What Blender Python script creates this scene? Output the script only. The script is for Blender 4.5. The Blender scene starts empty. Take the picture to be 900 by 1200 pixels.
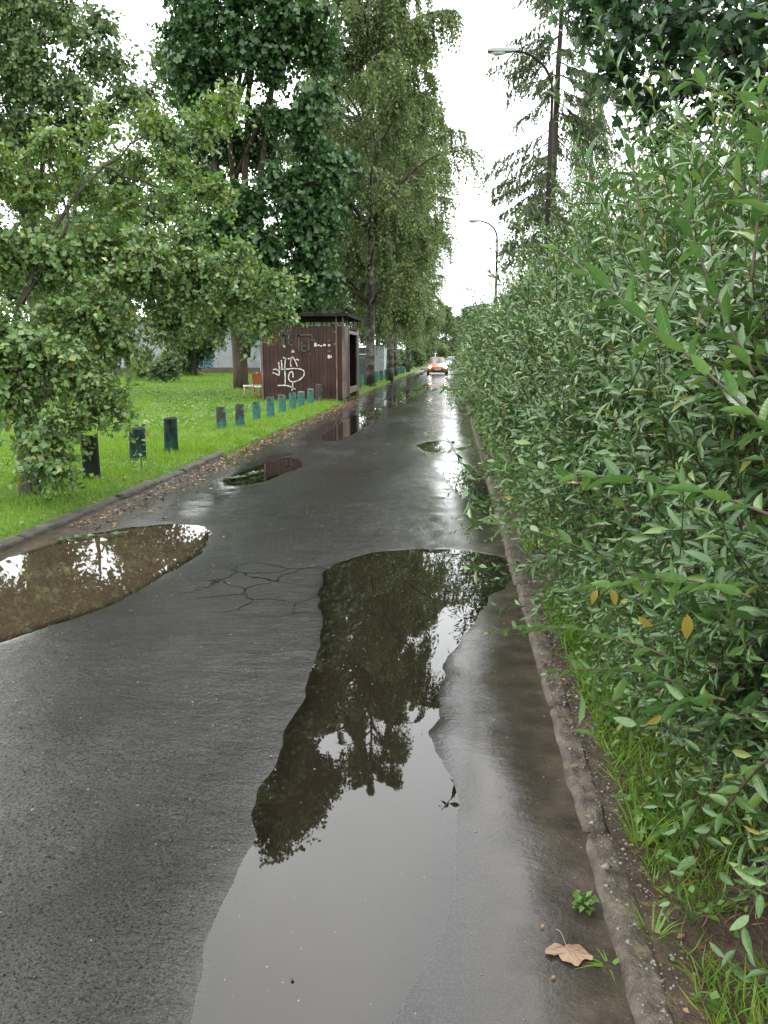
import bpy, bmesh, math, random
import numpy as np
R = math.radians
S = bpy.context.scene
COL = S.collection
rng = np.random.default_rng(7)
random.seed(7)

# ------------------------------------------------------------------ camera
F_PX, EYE = 938.0, 1.6
PITCH = math.atan(183 / F_PX)
YAW = math.atan(80 / F_PX * math.cos(PITCH))
cam = bpy.data.cameras.new("camera")
cam.sensor_fit = 'VERTICAL'
cam.sensor_height = 24.0
cam.lens = F_PX / 1200 * 24.0
cam.clip_start = 0.05
cam.clip_end = 3000
camo = bpy.data.objects.new("camera", cam)
COL.objects.link(camo)
camo.location = (0, 0, EYE)
camo.rotation_euler = (R(90) - PITCH, 0, YAW)
S.camera = camo

# ------------------------------------------------------------------ sky, sun, exposure (overcast)
SUN_EL, SUN_AZ = R(58), R(25)
w = bpy.data.worlds.new("World")
S.world = w
w.use_nodes = True
nt = w.node_tree
bg = nt.nodes["Background"]
sky = nt.nodes.new("ShaderNodeTexSky")
sky.sky_type = 'NISHITA'
sky.sun_disc = False
sky.sun_elevation = SUN_EL
sky.sun_rotation = SUN_AZ
hs = nt.nodes.new("ShaderNodeHueSaturation")
hs.inputs["Saturation"].default_value = 0.25
tc = nt.nodes.new("ShaderNodeTexCoord")
nz = nt.nodes.new("ShaderNodeTexNoise")
nz.inputs["Scale"].default_value = 2.2
nz.inputs["Detail"].default_value = 5
rp = nt.nodes.new("ShaderNodeValToRGB")
rp.color_ramp.elements[0].position = 0.3
rp.color_ramp.elements[0].color = (17.6, 18, 18.3, 1)
rp.color_ramp.elements[1].position = 0.75
rp.color_ramp.elements[1].color = (26, 26.3, 26.3, 1)
mx = nt.nodes.new("ShaderNodeMix")
mx.data_type = 'RGBA'
mx.inputs["Factor"].default_value = 0.88
nt.links.new(sky.outputs[0], hs.inputs["Color"])
nt.links.new(tc.outputs["Generated"], nz.inputs["Vector"])
nt.links.new(nz.outputs["Fac"], rp.inputs["Fac"])
nt.links.new(hs.outputs[0], mx.inputs["A"])
nt.links.new(rp.outputs[0], mx.inputs["B"])
nt.links.new(mx.outputs["Result"], bg.inputs["Color"])
bg.inputs["Strength"].default_value = 0.12
sun = bpy.data.lights.new("sun", 'SUN')
sun.energy = 1.3
sun.angle = R(25)
sun.color = (1, 0.97, 0.92)
suno = bpy.data.objects.new("sun", sun)
COL.objects.link(suno)
suno.rotation_euler = (R(90) - SUN_EL, 0, math.pi - SUN_AZ)
S.view_settings.view_transform = 'Standard'
S.view_settings.look = 'None'
S.view_settings.exposure = 0.7
S.view_settings.gamma = 1
S.render.engine = 'CYCLES'
S.cycles.max_bounces = 6
S.cycles.diffuse_bounces = 3
S.cycles.glossy_bounces = 3
S.cycles.transparent_max_bounces = 8
S.cycles.transmission_bounces = 3
S.cycles.use_denoising = True

# ------------------------------------------------------------------ camera-plane helper for measuring positions off the photograph
_f = np.array([-math.sin(YAW) * math.cos(PITCH), math.cos(YAW) * math.cos(PITCH), -math.sin(PITCH)])
_r = np.array([math.cos(YAW), math.sin(YAW), 0.0])
_u = np.cross(_r, _f)
EYEP = np.array([0, 0, EYE])
def _ray(x, y): return _f * F_PX + _r * (x - 450) - _u * (y - 600)
def at(x, y, Y):
    d = _ray(x, y); return EYEP + d * (Y / d[1])
def gnd(x, y, z=0.0):
    d = _ray(x, y); return EYEP + d * ((z - EYE) / d[2])

# ------------------------------------------------------------------ scene helpers
def tag(o, label=None, cat=None, group=None, kind=None):
    if label: o["label"] = label
    if cat: o["category"] = cat
    if group: o["group"] = group
    if kind: o["kind"] = kind
    return o
def empty(name, loc=(0, 0, 0), rz=0.0, label=None, cat=None, group=None, kind=None, parent=None):
    o = bpy.data.objects.new(name, None)
    COL.objects.link(o)
    o.location = loc
    o.rotation_euler = (0, 0, rz)
    if parent: o.parent = parent
    return tag(o, label, cat, group, kind)
def link(name, me, parent=None, **kw):
    o = bpy.data.objects.new(name, me)
    COL.objects.link(o)
    if parent is not None: o.parent = parent
    return tag(o, **kw)
def dup(root, loc, rz, scale=1.0, label=None, group=None):
    r = root.copy(); COL.objects.link(r)
    r.location = loc; r.rotation_euler = (0, 0, rz)
    r.scale = (scale,) * 3 if np.isscalar(scale) else scale
    if label: r["label"] = label
    if group: r["group"] = group
    for ch in list(root.children):
        c = ch.copy(); COL.objects.link(c); c.parent = r
        for g in list(ch.children):
            d = g.copy(); COL.objects.link(d); d.parent = c
    return r
def np_mesh(name, V, faces, mats, idx=None, smooth=True):
    """V (n,3); faces a list of integer arrays (m,k)"""
    me = bpy.data.meshes.new(name)
    V = np.asarray(V, np.float32)
    me.vertices.add(len(V)); me.vertices.foreach_set("co", V.ravel())
    loops = np.concatenate([np.asarray(f, np.int32).ravel() for f in faces])
    tot = np.concatenate([np.full(len(f), f.shape[1], np.int32) for f in faces])
    st = np.concatenate([[0], np.cumsum(tot)[:-1]]).astype(np.int32)
    me.loops.add(len(loops)); me.loops.foreach_set("vertex_index", loops)
    me.polygons.add(len(tot)); me.polygons.foreach_set("loop_start", st)
    if smooth: me.polygons.foreach_set("use_smooth", np.ones(len(tot), bool))
    if idx is not None: me.polygons.foreach_set("material_index", np.asarray(idx, np.int32))
    for m in (mats if isinstance(mats, (list, tuple)) else [mats]): me.materials.append(m)
    me.update(calc_edges=True)
    return me
def bm_mesh(name, bm, mat, smooth=False, bevel=0):
    if bevel:
        bmesh.ops.bevel(bm, geom=list(bm.edges), offset=bevel, segments=1, affect='EDGES', clamp_overlap=True)
    bmesh.ops.recalc_face_normals(bm, faces=list(bm.faces))
    me = bpy.data.meshes.new(name)
    bm.to_mesh(me); bm.free()
    me.materials.append(mat)
    if smooth: me.polygons.foreach_set("use_smooth", np.ones(len(me.polygons), bool))
    return me
def box(bm, x0, x1, y0, y1, z0, z1):
    vs = [bm.verts.new((x, y, z)) for z in (z0, z1) for x, y in ((x0, y0), (x1, y0), (x1, y1), (x0, y1))]
    for f in ((0, 3, 2, 1), (4, 5, 6, 7), (0, 1, 5, 4), (1, 2, 6, 5), (2, 3, 7, 6), (3, 0, 4, 7)):
        bm.faces.new([vs[i] for i in f])
    return vs
def boxm(name, parent, mat, x0, x1, y0, y1, z0, z1, bevel=0.0, **kw):
    bm = bmesh.new(); box(bm, x0, x1, y0, y1, z0, z1)
    return link(name, bm_mesh(name, bm, mat, bevel=bevel), parent, **kw)
def nrm(a): return a / (np.linalg.norm(a, axis=-1, keepdims=True) + 1e-9)
def tubes(P, rad, sides=5, cap=True):
    """P (n,k,3), rad (n,k) -> V, list of faces"""
    n, k, _ = P.shape
    T = nrm(np.gradient(P, axis=1))
    ref = np.where(np.abs(T[..., 2:3]) > 0.9, np.array([1.0, 0, 0]), np.array([0, 0, 1.0]))
    ref = np.broadcast_to(ref[:, :1], T.shape)
    U = nrm(np.cross(T, ref)); W = np.cross(T, U)
    a = np.arange(sides) * 2 * math.pi / sides
    V = P[:, :, None] + rad[:, :, None, None] * (U[:, :, None] * np.cos(a)[None, None, :, None] + W[:, :, None] * np.sin(a)[None, None, :, None])
    ids = np.arange(n * k * sides).reshape(n, k, sides)
    q = np.stack([ids[:, :-1], np.roll(ids, -1, 2)[:, :-1], np.roll(ids, -1, 2)[:, 1:], ids[:, 1:]], -1).reshape(-1, 4)
    fs = [q]
    if cap and sides >= 3:
        fs.append(ids[:, -1].reshape(-1, sides)); fs.append(ids[:, 0, ::-1].reshape(-1, sides))
    return V.reshape(-1, 3), fs
def polytube(pts, rads, n=14, wob=0.0, sides=8, rg=rng):
    """one smooth tube through control points (Catmull-like by interpolation)"""
    pts = np.asarray(pts, float); t = np.linspace(0, 1, len(pts)); s = np.linspace(0, 1, n)
    P = np.stack([np.interp(s, t, pts[:, i]) for i in range(3)], -1)
    for _ in range(2):
        Q = P.copy(); Q[1:-1] = (P[:-2] + 2 * P[1:-1] + P[2:]) / 4; P = Q
    if wob:
        P[1:-1] += rg.normal(0, wob, (n - 2, 3))
    rad = np.interp(s, np.linspace(0, 1, len(rads)), rads)
    return tubes(P[None], rad[None], sides)
def join(parts):
    """[(V, faces, matidx)] -> V, faces, idx"""
    Vs, fs, ix, off = [], [], [], 0
    for V, F, m in parts:
        Vs.append(V)
        for f in F:
            fs.append(np.asarray(f) + off); ix.append(np.full(len(f), m))
        off += len(V)
    return np.concatenate(Vs), fs, np.concatenate(ix)

# ------------------------------------------------------------------ leaves
def tpl(v, t): return np.array(v, float), np.array(t, int)
LANCE8 = tpl([(0, 0, 0), (.28, -.40, .07), (.28, .40, .07), (.33, 0, -.03), (.64, -.36, .03), (.64, .36, .03), (.68, 0, -.06), (1, 0, -.16)],
             [(0, 1, 3), (0, 3, 2), (1, 4, 6), (1, 6, 3), (2, 3, 6), (2, 6, 5), (4, 7, 6), (6, 7, 5)])
LEAF4 = tpl([(0, 0, 0), (.45, -.5, .09), (.45, .5, .09), (.5, 0, -.03), (1, 0, -.10)], [(0, 1, 3), (0, 3, 2), (1, 4, 3), (3, 4, 2)])
LEAF2 = tpl([(0, 0, 0), (.45, -.5, .08), (.45, .5, .08), (1, 0, -.1)], [(0, 1, 3), (0, 3, 2)])
TRI = tpl([(0, -.5, 0), (0, .5, 0), (1, 0, .12)], [(0, 2, 1)])
BLADE = tpl([(0, -.5, 0), (0, .5, 0), (.5, -.4, .06), (.5, .4, .06), (1, 0, .30)], [(0, 2, 1), (1, 2, 3), (2, 4, 3)])
def _maple():
    pr = [(0, .10), (22, .48), (32, .60), (48, .42), (62, .80), (72, .74), (86, .46), (104, .72), (120, 1.0)]
    pts = []
    c = np.array([.42, 0, -.02])
    outline = [(0.0, 0.0), (.02, -.22), (.10, -.52), (.30, -.38), (.50, -.66), (.62, -.58), (.60, -.26), (.80, -.24), (1.0, 0.0),
               (.80, .24), (.60, .26), (.62, .58), (.50, .66), (.30, .38), (.10, .52), (.02, .22)]
    v = [tuple(c)] + [(x, y, .05 * abs(y) * 2 - .08 * x) for x, y in outline]
    n = len(outline)
    return tpl(v, [(0, 1 + (i + 1) % n, 1 + i)[::-1] if True else 0 for i in range(n)])
MAPLE = _maple()
def scatter(T, P, D, N, L, Wd):
    """place template T at P (n,3) along D with upper side N, length L, width Wd"""
    v, t = T
    D = nrm(D); N = nrm(N - D * np.sum(N * D, -1, keepdims=True)); Y = np.cross(N, D)
    n = len(P)
    L = np.broadcast_to(np.asarray(L, float), (n,)); Wd = np.broadcast_to(np.asarray(Wd, float), (n,))
    V = P[:, None] + L[:, None, None] * (v[None, :, 0:1] * D[:, None] + v[None, :, 2:3] * N[:, None]) + (Wd[:, None, None] * v[None, :, 1:2]) * Y[:, None]
    F = t[None] + (np.arange(n) * len(v))[:, None, None]
    return V.reshape(-1, 3), [F.reshape(-1, t.shape[1])]
UP = np.array([0, 0, 1.0])
def path_leaves(P, rg, T, L, Wf, ang=55, up=0.7, jit=0.25, skip=1, droop=0.0, taper=True, dens=1.0):
    """alternate leaves along paths P (n,k,3); L (n,) leaf length"""
    n, k, _ = P.shape
    Tn = nrm(np.gradient(P, axis=1))
    ref = np.where(np.abs(Tn[..., 2:3]) > 0.95, np.array([1.0, 0, 0]), UP)
    U = nrm(np.cross(Tn, ref)); W = np.cross(U, Tn)
    ph = np.arange(k)[None] * 2.4 + rg.uniform(0, 6.28, (n, 1)) + rg.normal(0, .25, (n, k))
    horiz = np.clip(1 - np.abs(Tn[..., 2]) * 1.1, 0, 1)          # flat shoots carry their leaves in two rows
    rad = U * np.cos(ph)[..., None] + W * (np.sin(ph) * (1 - .75 * horiz))[..., None]
    rad = nrm(rad)
    a = np.radians(ang + rg.normal(0, 12, (n, k)))[..., None]
    D = Tn * np.cos(a) + rad * np.sin(a) + rg.normal(0, jit * .6, (n, k, 3)) - UP * droop
    N = Tn * np.sin(a) - rad * np.cos(a) + UP * up + rg.normal(0, jit, (n, k, 3))
    t = np.linspace(0, 1, k)
    sz = L[:, None] * np.clip(rg.lognormal(-.08, .24, (n, k)), .45, 1.35)
    if taper: sz = sz * (1.06 - .55 * np.clip((t - .72) / .28, 0, 1))[None]
    sel = slice(skip, None)
    Pf, Df, Nf, sf = (P[:, sel].reshape(-1, 3), D[:, sel].reshape(-1, 3), N[:, sel].reshape(-1, 3), sz[:, sel].ravel())
    if dens < 1:
        m = rg.random(len(Pf)) < dens
        Pf, Df, Nf, sf = Pf[m], Df[m], Nf[m], sf[m]
    return scatter(T, Pf, Df, Nf, sf, sf * Wf * rg.uniform(.85, 1.15, len(sf)))
def curves(A, B, bend, k):
    t = np.linspace(0, 1, k)[None, :, None]
    return A[:, None] * (1 - t) + B[:, None] * t + bend[:, None] * (4 * t * (1 - t))
def rdir(rg, n, zs=1.0):
    d = nrm(rg.normal(0, 1, (n, 3))); d[:, 2] *= zs
    return nrm(d)

# ------------------------------------------------------------------ materials
def mat(name):
    m = bpy.data.materials.new(name); m.use_nodes = True
    nt = m.node_tree
    return m, nt, nt.nodes["Principled BSDF"], nt.nodes["Material Output"]
def node(nt, kind, **kw):
    n = nt.nodes.new("ShaderNode" + kind)
    for k, v in kw.items():
        if k in n.inputs: n.inputs[k].default_value = v
        else: setattr(n, k, v)
    return n
def ramp(nt, src, stops):
    r = nt.nodes.new("ShaderNodeValToRGB"); e = r.color_ramp.elements
    while len(e) < len(stops): e.new(0.5)
    for i, (p, c) in enumerate(stops):
        e[i].position = p; e[i].color = (c, c, c, 1) if np.isscalar(c) else (*c, 1)
    nt.links.new(src, r.inputs["Fac"])
    return r
def noise(nt, scale, detail=4, rough=.55, coord="Object", stretch=None, lac=2.0):
    tc = nt.nodes.new("ShaderNodeTexCoord"); n = nt.nodes.new("ShaderNodeTexNoise")
    n.inputs["Scale"].default_value = scale; n.inputs["Detail"].default_value = detail; n.inputs["Roughness"].default_value = rough
    if stretch:
        mp = nt.nodes.new("ShaderNodeMapping"); mp.inputs["Scale"].default_value = stretch
        nt.links.new(tc.outputs[coord], mp.inputs["Vector"]); nt.links.new(mp.outputs[0], n.inputs["Vector"])
    else:
        nt.links.new(tc.outputs[coord], n.inputs["Vector"])
    return n
def bump(nt, b, h, strength, dist, prev=None):
    n = nt.nodes.new("ShaderNodeBump"); n.inputs["Strength"].default_value = strength; n.inputs["Distance"].default_value = dist
    nt.links.new(h, n.inputs["Height"])
    if prev: nt.links.new(prev.outputs[0], n.inputs["Normal"])
    nt.links.new(n.outputs[0], b.inputs["Normal"])
    return n
def leaf_mat(name, stops, rough=.42, trans=.28, spec=.5, per_object=False):
    m, nt, b, out = mat(name)
    if per_object: src = nt.nodes.new("ShaderNodeObjectInfo").outputs["Random"]
    else: src = nt.nodes.new("ShaderNodeNewGeometry").outputs["Random Per Island"]
    r = ramp(nt, src, stops)
    nt.links.new(r.outputs[0], b.inputs["Base Color"])
    b.inputs["Roughness"].default_value = rough
    b.inputs["Specular IOR Level"].default_value = spec
    tr = nt.nodes.new("ShaderNodeBsdfTranslucent")
    hv = node(nt, "HueSaturation", Hue=.485, Saturation=1.15, Value=1.5)
    nt.links.new(r.outputs[0], hv.inputs["Color"]); nt.links.new(hv.outputs[0], tr.inputs["Color"])
    mx = nt.nodes.new("ShaderNodeMixShader"); mx.inputs[0].default_value = trans
    nt.links.new(b.outputs[0], mx.inputs[1]); nt.links.new(tr.outputs[0], mx.inputs[2])
    nt.links.new(mx.outputs[0], out.inputs["Surface"])
    return m
def rough_mat(name, stops, scale=6, rough=.6, spec=.4, bmp=.3, bd=.01, stretch=None, detail=6, metallic=0.0, rrange=None):
    m, nt, b, out = mat(name)
    n = noise(nt, scale, detail, .6, stretch=stretch)
    r = ramp(nt, n.outputs["Fac"], stops)
    nt.links.new(r.outputs[0], b.inputs["Base Color"])
    b.inputs["Roughness"].default_value = rough; b.inputs["Specular IOR Level"].default_value = spec
    b.inputs["Metallic"].default_value = metallic
    if rrange:
        rr = ramp(nt, n.outputs["Fac"], [(.3, rrange[0]), (.7, rrange[1])]); nt.links.new(rr.outputs[0], b.inputs["Roughness"])
    if bmp:
        n2 = noise(nt, scale * 4, 5, .6, stretch=stretch); bump(nt, b, n2.outputs["Fac"], bmp, bd)
    return m

M = {}
M["hedge"] = leaf_mat("hedge leaf", [(0, (0.036, 0.087, 0.022)), (.3, (0.057, 0.122, 0.035)), (.65, (0.084, 0.162, 0.050)), (.93, (0.119, 0.210, 0.063)), (.975, (0.163, 0.239, 0.056)), (1, (0.271, 0.226, 0.063))], .36, .18, .6)
M["hedge_hero"] = leaf_mat("near hedge leaf", [(0, (0.045, 0.108, 0.028)), (.5, (0.072, 0.145, 0.044)), (1, (0.114, 0.198, 0.057))], .32, .22, .6, True)
M["apple"] = leaf_mat("apple leaf", [(0, (0.053, 0.109, 0.028)), (.5, (0.091, 0.167, 0.044)), (.88, (0.124, 0.212, 0.051)), (1, (0.248, 0.233, 0.051))], .38, .30, .6)
M["apple_light"] = leaf_mat("yellowing leaf", [(0, (.060, .125, .026)), (.6, (.090, .165, .034)), (.92, (.125, .19, .040)), (1, (.22, .19, .04))], .42, .35, .5)
M["maple"] = leaf_mat("maple leaf", [(0, (0.018, 0.052, 0.018)), (.5, (0.034, 0.086, 0.026)), (1, (0.065, 0.137, 0.036))], .40, .26, .5)
M["underlit_maple"] = leaf_mat("underlit maple leaf", [(0, (.018, .046, .022)), (.6, (.030, .070, .028)), (1, (.052, .105, .036))], .42, .22, .45)  # leaf colour darkened, since this crown is seen from its underlit side
M["birch"] = leaf_mat("birch leaf", [(0, (0.060, 0.106, 0.034)), (.5, (0.098, 0.156, 0.050)), (1, (0.156, 0.213, 0.074))], .45, .30, .45)
M["mixed"] = leaf_mat("broad leaf", [(0, (0.046, 0.089, 0.030)), (.5, (0.078, 0.132, 0.046)), (1, (0.121, 0.182, 0.061))], .45, .30, .5)
M["pale"] = leaf_mat("pale leaf", [(0, (.07, .115, .045)), (1, (.13, .175, .07))], .5, .32, .4)
M["needle"] = leaf_mat("spruce needle", [(0, (0.039, 0.065, 0.029)), (.6, (0.065, 0.096, 0.039)), (1, (0.111, 0.127, 0.052))], .55, .15, .4)
M["grass"] = leaf_mat("grass blade", [(0, (.075, .165, .018)), (.5, (.115, .225, .026)), (.9, (.155, .265, .036)), (1, (.24, .26, .06))], .45, .40, .4)
M["weed"] = leaf_mat("weed leaf", [(0, (.050, .120, .020)), (.6, (.085, .170, .030)), (1, (.13, .215, .04))], .42, .32, .5)
M["litter"] = leaf_mat("dead leaf", [(0, (.06, .035, .02)), (.5, (.13, .075, .03)), (1, (.25, .16, .06))], .5, .1, .5)
M["yellow_leaf"] = leaf_mat("yellow leaf", [(0, (.16, .17, .03)), (1, (.24, .17, .04))], .45, .35, .4)
M["bark"] = rough_mat("dark bark", [(.3, (.018, .014, .010)), (.7, (.055, .045, .034))], 5, .8, .3, .8, .03, (1, 1, .25))
M["brown_bark"] = rough_mat("brown bark", [(.3, (.035, .024, .016)), (.7, (.10, .072, .05))], 5, .8, .3, .8, .03, (1, 1, .25))
M["birch_bark"] = rough_mat("birch bark", [(.46, (.03, .026, .022)), (.58, (.13, .115, .095)), (.8, (.24, .225, .195))], 2.4, .7, .3, .5, .01, (1, 1, 1.2))
_m = M["hedge_hero"]; _nt = _m.node_tree; _b = _nt.nodes["Principled BSDF"]
_tc = _nt.nodes.new("ShaderNodeTexCoord"); _sp = _nt.nodes.new("ShaderNodeSeparateXYZ"); _nt.links.new(_tc.outputs["Object"], _sp.inputs[0])
_ab = node(_nt, "Math", operation='ABSOLUTE'); _nt.links.new(_sp.outputs["Y"], _ab.inputs[0])
_rib = ramp(_nt, _ab.outputs[0], [(.006, 1), (.016, 0)])
_wv = node(_nt, "TexWave"); _wv.inputs["Scale"].default_value = 3.2; _wv.inputs["Distortion"].default_value = 1.0
_mpv = node(_nt, "Mapping"); _mpv.inputs["Rotation"].default_value = (0, 0, .7); _nt.links.new(_tc.outputs["Object"], _mpv.inputs["Vector"]); _nt.links.new(_mpv.outputs[0], _wv.inputs["Vector"])
_nz = noise(_nt, 7, 4); _src = _b.inputs["Base Color"].links[0].from_socket
_hv = node(_nt, "HueSaturation"); _nt.links.new(_src, _hv.inputs["Color"])
_vr = ramp(_nt, _nz.outputs["Fac"], [(.3, .72), (.7, 1.25)]); _nt.links.new(_vr.outputs[0], _hv.inputs["Value"])
_mxr = node(_nt, "Mix", data_type='RGBA'); _nt.links.new(_rib.outputs[0], _mxr.inputs["Factor"]); _nt.links.new(_hv.outputs[0], _mxr.inputs["A"]); _mxr.inputs["B"].default_value = (.14, .19, .075, 1)
_nt.links.new(_mxr.outputs["Result"], _b.inputs["Base Color"])
bump(_nt, _b, _wv.outputs["Fac"], .10, .02)
M["stem"] = rough_mat("shoot bark", [(.3, (.030, .022, .012)), (.7, (.075, .052, .028))], 20, .6, .4, 0)
M["soil"] = rough_mat("damp soil", [(.3, (.030, .021, .014)), (.55, (.06, .043, .028)), (.75, (.10, .075, .045))], 9, .75, .3, .9, .03)
M["lawn"] = rough_mat("turf", [(.3, (.045, .085, .016)), (.6, (.075, .14, .022)), (.8, (.09, .15, .03))], 3, .85, .2, .8, .04)

# ------------------------------------------------------------------ puddle outlines (metres on the ground)
PUDDLES = {
 "wheel": [(-.08, 6.6), (-.61, 6.4), (-.88, 6.05), (-.93, 5.44), (-.83, 4.95), (-.71, 4.62), (-.67, 3.82), (-.67, 3.24), (-.65, 2.59), (-.64, 2.1), (-.6, 1.63), (-.58, .9),
           (-.30, .9), (-.18, 1.67), (-.04, 1.91), (0, 2.37), (-.01, 2.92), (-.07, 3.38), (-.07, 3.99), (.1, 4.69), (.28, 5.23), (.44, 5.5), (.46, 6.3), (.2, 6.45)],
 "left": [(-3.62, 5.6), (-3.52, 6.1), (-3.3, 6.92), (-2.7, 7.4), (-2.24, 7.28), (-2.05, 6.53), (-2.1, 5.46), (-2.28, 4.66), (-2.52, 4.1), (-2.9, 3.6), (-3.6, 3.4)],
}
for nm, pl in dict(gutter=[(258, 566), (300, 546), (345, 534), (362, 545), (322, 559), (285, 571)],
                   shed=[(372, 516), (392, 500), (415, 486), (446, 476), (448, 488), (425, 503), (398, 517)],
                   far=[(440, 476), (470, 459), (500, 448), (512, 452), (486, 466), (458, 480)],
                   small=[(488, 521), (505, 517), (526, 517), (528, 529), (494, 530)],
                   kerb=[(514, 545), (530, 540), (552, 548), (574, 575), (590, 605), (565, 606), (545, 580), (524, 566)]).items():
    PUDDLES[nm] = [tuple(gnd(*q)[:2]) for q in pl]
def smooth_poly(pts, n=3):
    p = np.array(pts, float)
    for _ in range(n):
        q = np.roll(p, -1, 0)
        p = np.stack([.75 * p + .25 * q, .25 * p + .75 * q], 1).reshape(-1, 2)
    return p
def signed(poly, X):
    """+ inside"""
    a, b = poly, np.roll(poly, -1, 0)
    d = np.full(len(X), 1e9); ins = np.zeros(len(X), bool)
    for p, q in zip(a, b):
        e = q - p; v = X - p
        t = np.clip((v @ e) / (e @ e + 1e-12), 0, 1)
        d = np.minimum(d, np.hypot(*(v - t[:, None] * e).T))
        c = ((p[1] > X[:, 1]) != (q[1] > X[:, 1])) & (X[:, 0] < (q[0] - p[0]) * (X[:, 1] - p[1]) / (q[1] - p[1] + 1e-12) + p[0])
        ins ^= c
    return np.where(ins, d, -d)
def vnoise(X, cell, seed):
    g = np.random.default_rng(seed).random((256, 256))
    p = X / cell; i = np.floor(p).astype(int); f = p - i; f = f * f * (3 - 2 * f)
    a = g[i[:, 0] % 256, i[:, 1] % 256]; b = g[(i[:, 0] + 1) % 256, i[:, 1] % 256]
    c = g[i[:, 0] % 256, (i[:, 1] + 1) % 256]; d = g[(i[:, 0] + 1) % 256, (i[:, 1] + 1) % 256]
    return (a * (1 - f[:, 0]) + b * f[:, 0]) * (1 - f[:, 1]) + (c * (1 - f[:, 0]) + d * f[:, 0]) * f[:, 1] - .5
ROAD_L, ROAD_R = -3.66, 0.47
xs = np.arange(ROAD_L - .12, ROAD_R + .06, .045)
ys = [0.3]
while ys[-1] < 320: ys.append(ys[-1] + (0.045 if ys[-1] < 9 else min(.012 * ys[-1] - .063, 12)))
ys = np.array(ys)
GX, GY = np.meshgrid(xs, ys)
XY = np.stack([GX.ravel(), GY.ravel()], -1)
best = np.full(len(XY), -1e9); owner = np.zeros(len(XY), int)
polys = {k: smooth_poly(v) for k, v in PUDDLES.items()}
for i, (k, pl) in enumerate(polys.items()):
    lo, hi = pl.min(0) - 1.5, pl.max(0) + 1.5
    m = np.all((XY > lo) & (XY < hi), 1)
    s = np.full(len(XY), -9.0); s[m] = signed(pl, XY[m])
    up_ = s > best; best[up_] = s[up_]; owner[up_] = i
best += vnoise(XY, .16, 3) * .05 + vnoise(XY, .45, 4) * .07
Z = np.where(best > 0, -.032 * (1 - np.exp(-best / .22)), .014 * (1 - np.exp(np.minimum(best, 0) / .25)))
Z += (vnoise(XY, .6, 5) * .006 + vnoise(XY, .22, 6) * .003 + vnoise(XY, .09, 8) * .0022) * np.clip(.35 - best * 4, .15, 1)
Z = np.where(best > .04, np.minimum(Z, -.002), Z)
GZ = Z.reshape(GX.shape)
ids = np.arange(len(XY)).reshape(GX.shape)
quads = np.stack([ids[:-1, :-1], ids[:-1, 1:], ids[1:, 1:], ids[1:, :-1]], -1).reshape(-1, 4)

# wet asphalt
m, nt, b, out = mat("wet asphalt")
n_big = noise(nt, .55, 3, .5, stretch=(1, .35, 1))
n_mid = noise(nt, 5, 5, .6)
n_fine = noise(nt, 150, 3, .7)
n_grit = noise(nt, 60, 4, .65)
base = ramp(nt, n_fine.outputs["Fac"], [(.34, (.006, .006, .006)), (.52, (.019, .018, .017)), (.68, (.032, .030, .028)), (.80, (.12, .115, .11))])  # stone grain; dark flecks painted in for tiny reflections of dark things
brown = ramp(nt, n_mid.outputs["Fac"], [(.35, (.040, .029, .020)), (.7, (.072, .056, .042))])
sep = nt.nodes.new("ShaderNodeSeparateXYZ"); tcn = nt.nodes.new("ShaderNodeTexCoord")
nt.links.new(tcn.outputs["Object"], sep.inputs[0])
mr = node(nt, "MapRange"); mr.inputs["From Min"].default_value = .02; mr.inputs["From Max"].default_value = .42
nt.links.new(sep.outputs["X"], mr.inputs["Value"])
ml = node(nt, "MapRange"); ml.inputs["From Min"].default_value = -2.9; ml.inputs["From Max"].default_value = -3.6
nt.links.new(sep.outputs["X"], ml.inputs["Value"])
mxm = node(nt, "Math", operation='MAXIMUM'); nt.links.new(mr.outputs[0], mxm.inputs[0]); nt.links.new(ml.outputs[0], mxm.inputs[1])
mmul = node(nt, "Math", operation='MULTIPLY'); nt.links.new(mxm.outputs[0], mmul.inputs[0])
nm = ramp(nt, n_mid.outputs["Fac"], [(.3, .35), (.65, 1)]); nt.links.new(nm.outputs[0], mmul.inputs[1])
mc = node(nt, "Mix", data_type='RGBA'); nt.links.new(mmul.outputs[0], mc.inputs["Factor"])
nt.links.new(base.outputs[0], mc.inputs["A"]); nt.links.new(brown.outputs[0], mc.inputs["B"])
nt.links.new(mc.outputs["Result"], b.inputs["Base Color"])
rr = ramp(nt, n_big.outputs["Fac"], [(.32, .10), (.50, .20), (.66, .34)])
rr2 = ramp(nt, n_mid.outputs["Fac"], [(.3, .75), (.7, 1.15)])
rm = node(nt, "Math", operation='MULTIPLY'); nt.links.new(rr.outputs[0], rm.inputs[0]); nt.links.new(rr2.outputs[0], rm.inputs[1])
def track(xc, wd):
    d_ = node(nt, "Math", operation='SUBTRACT'); d_.inputs[1].default_value = xc; nt.links.new(sep.outputs["X"], d_.inputs[0])
    a_ = node(nt, "Math", operation='ABSOLUTE'); nt.links.new(d_.outputs[0], a_.inputs[0])
    q_ = node(nt, "MapRange", interpolation_type='SMOOTHSTEP'); q_.inputs["From Min"].default_value = wd; q_.inputs["From Max"].default_value = wd * .25
    nt.links.new(a_.outputs[0], q_.inputs["Value"]); return q_.outputs[0]
t1 = track(.08, .72); t2 = track(-2.75, .55)
tm = node(nt, "Math", operation='MAXIMUM'); nt.links.new(t1, tm.inputs[0]); nt.links.new(t2, tm.inputs[1])
n_wet = noise(nt, .8, 4, .6, stretch=(1, .5, 1)); wn = ramp(nt, n_wet.outputs["Fac"], [(.28, 0), (.48, 1)])
damp = node(nt, "Attribute", attribute_name="damp")
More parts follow.
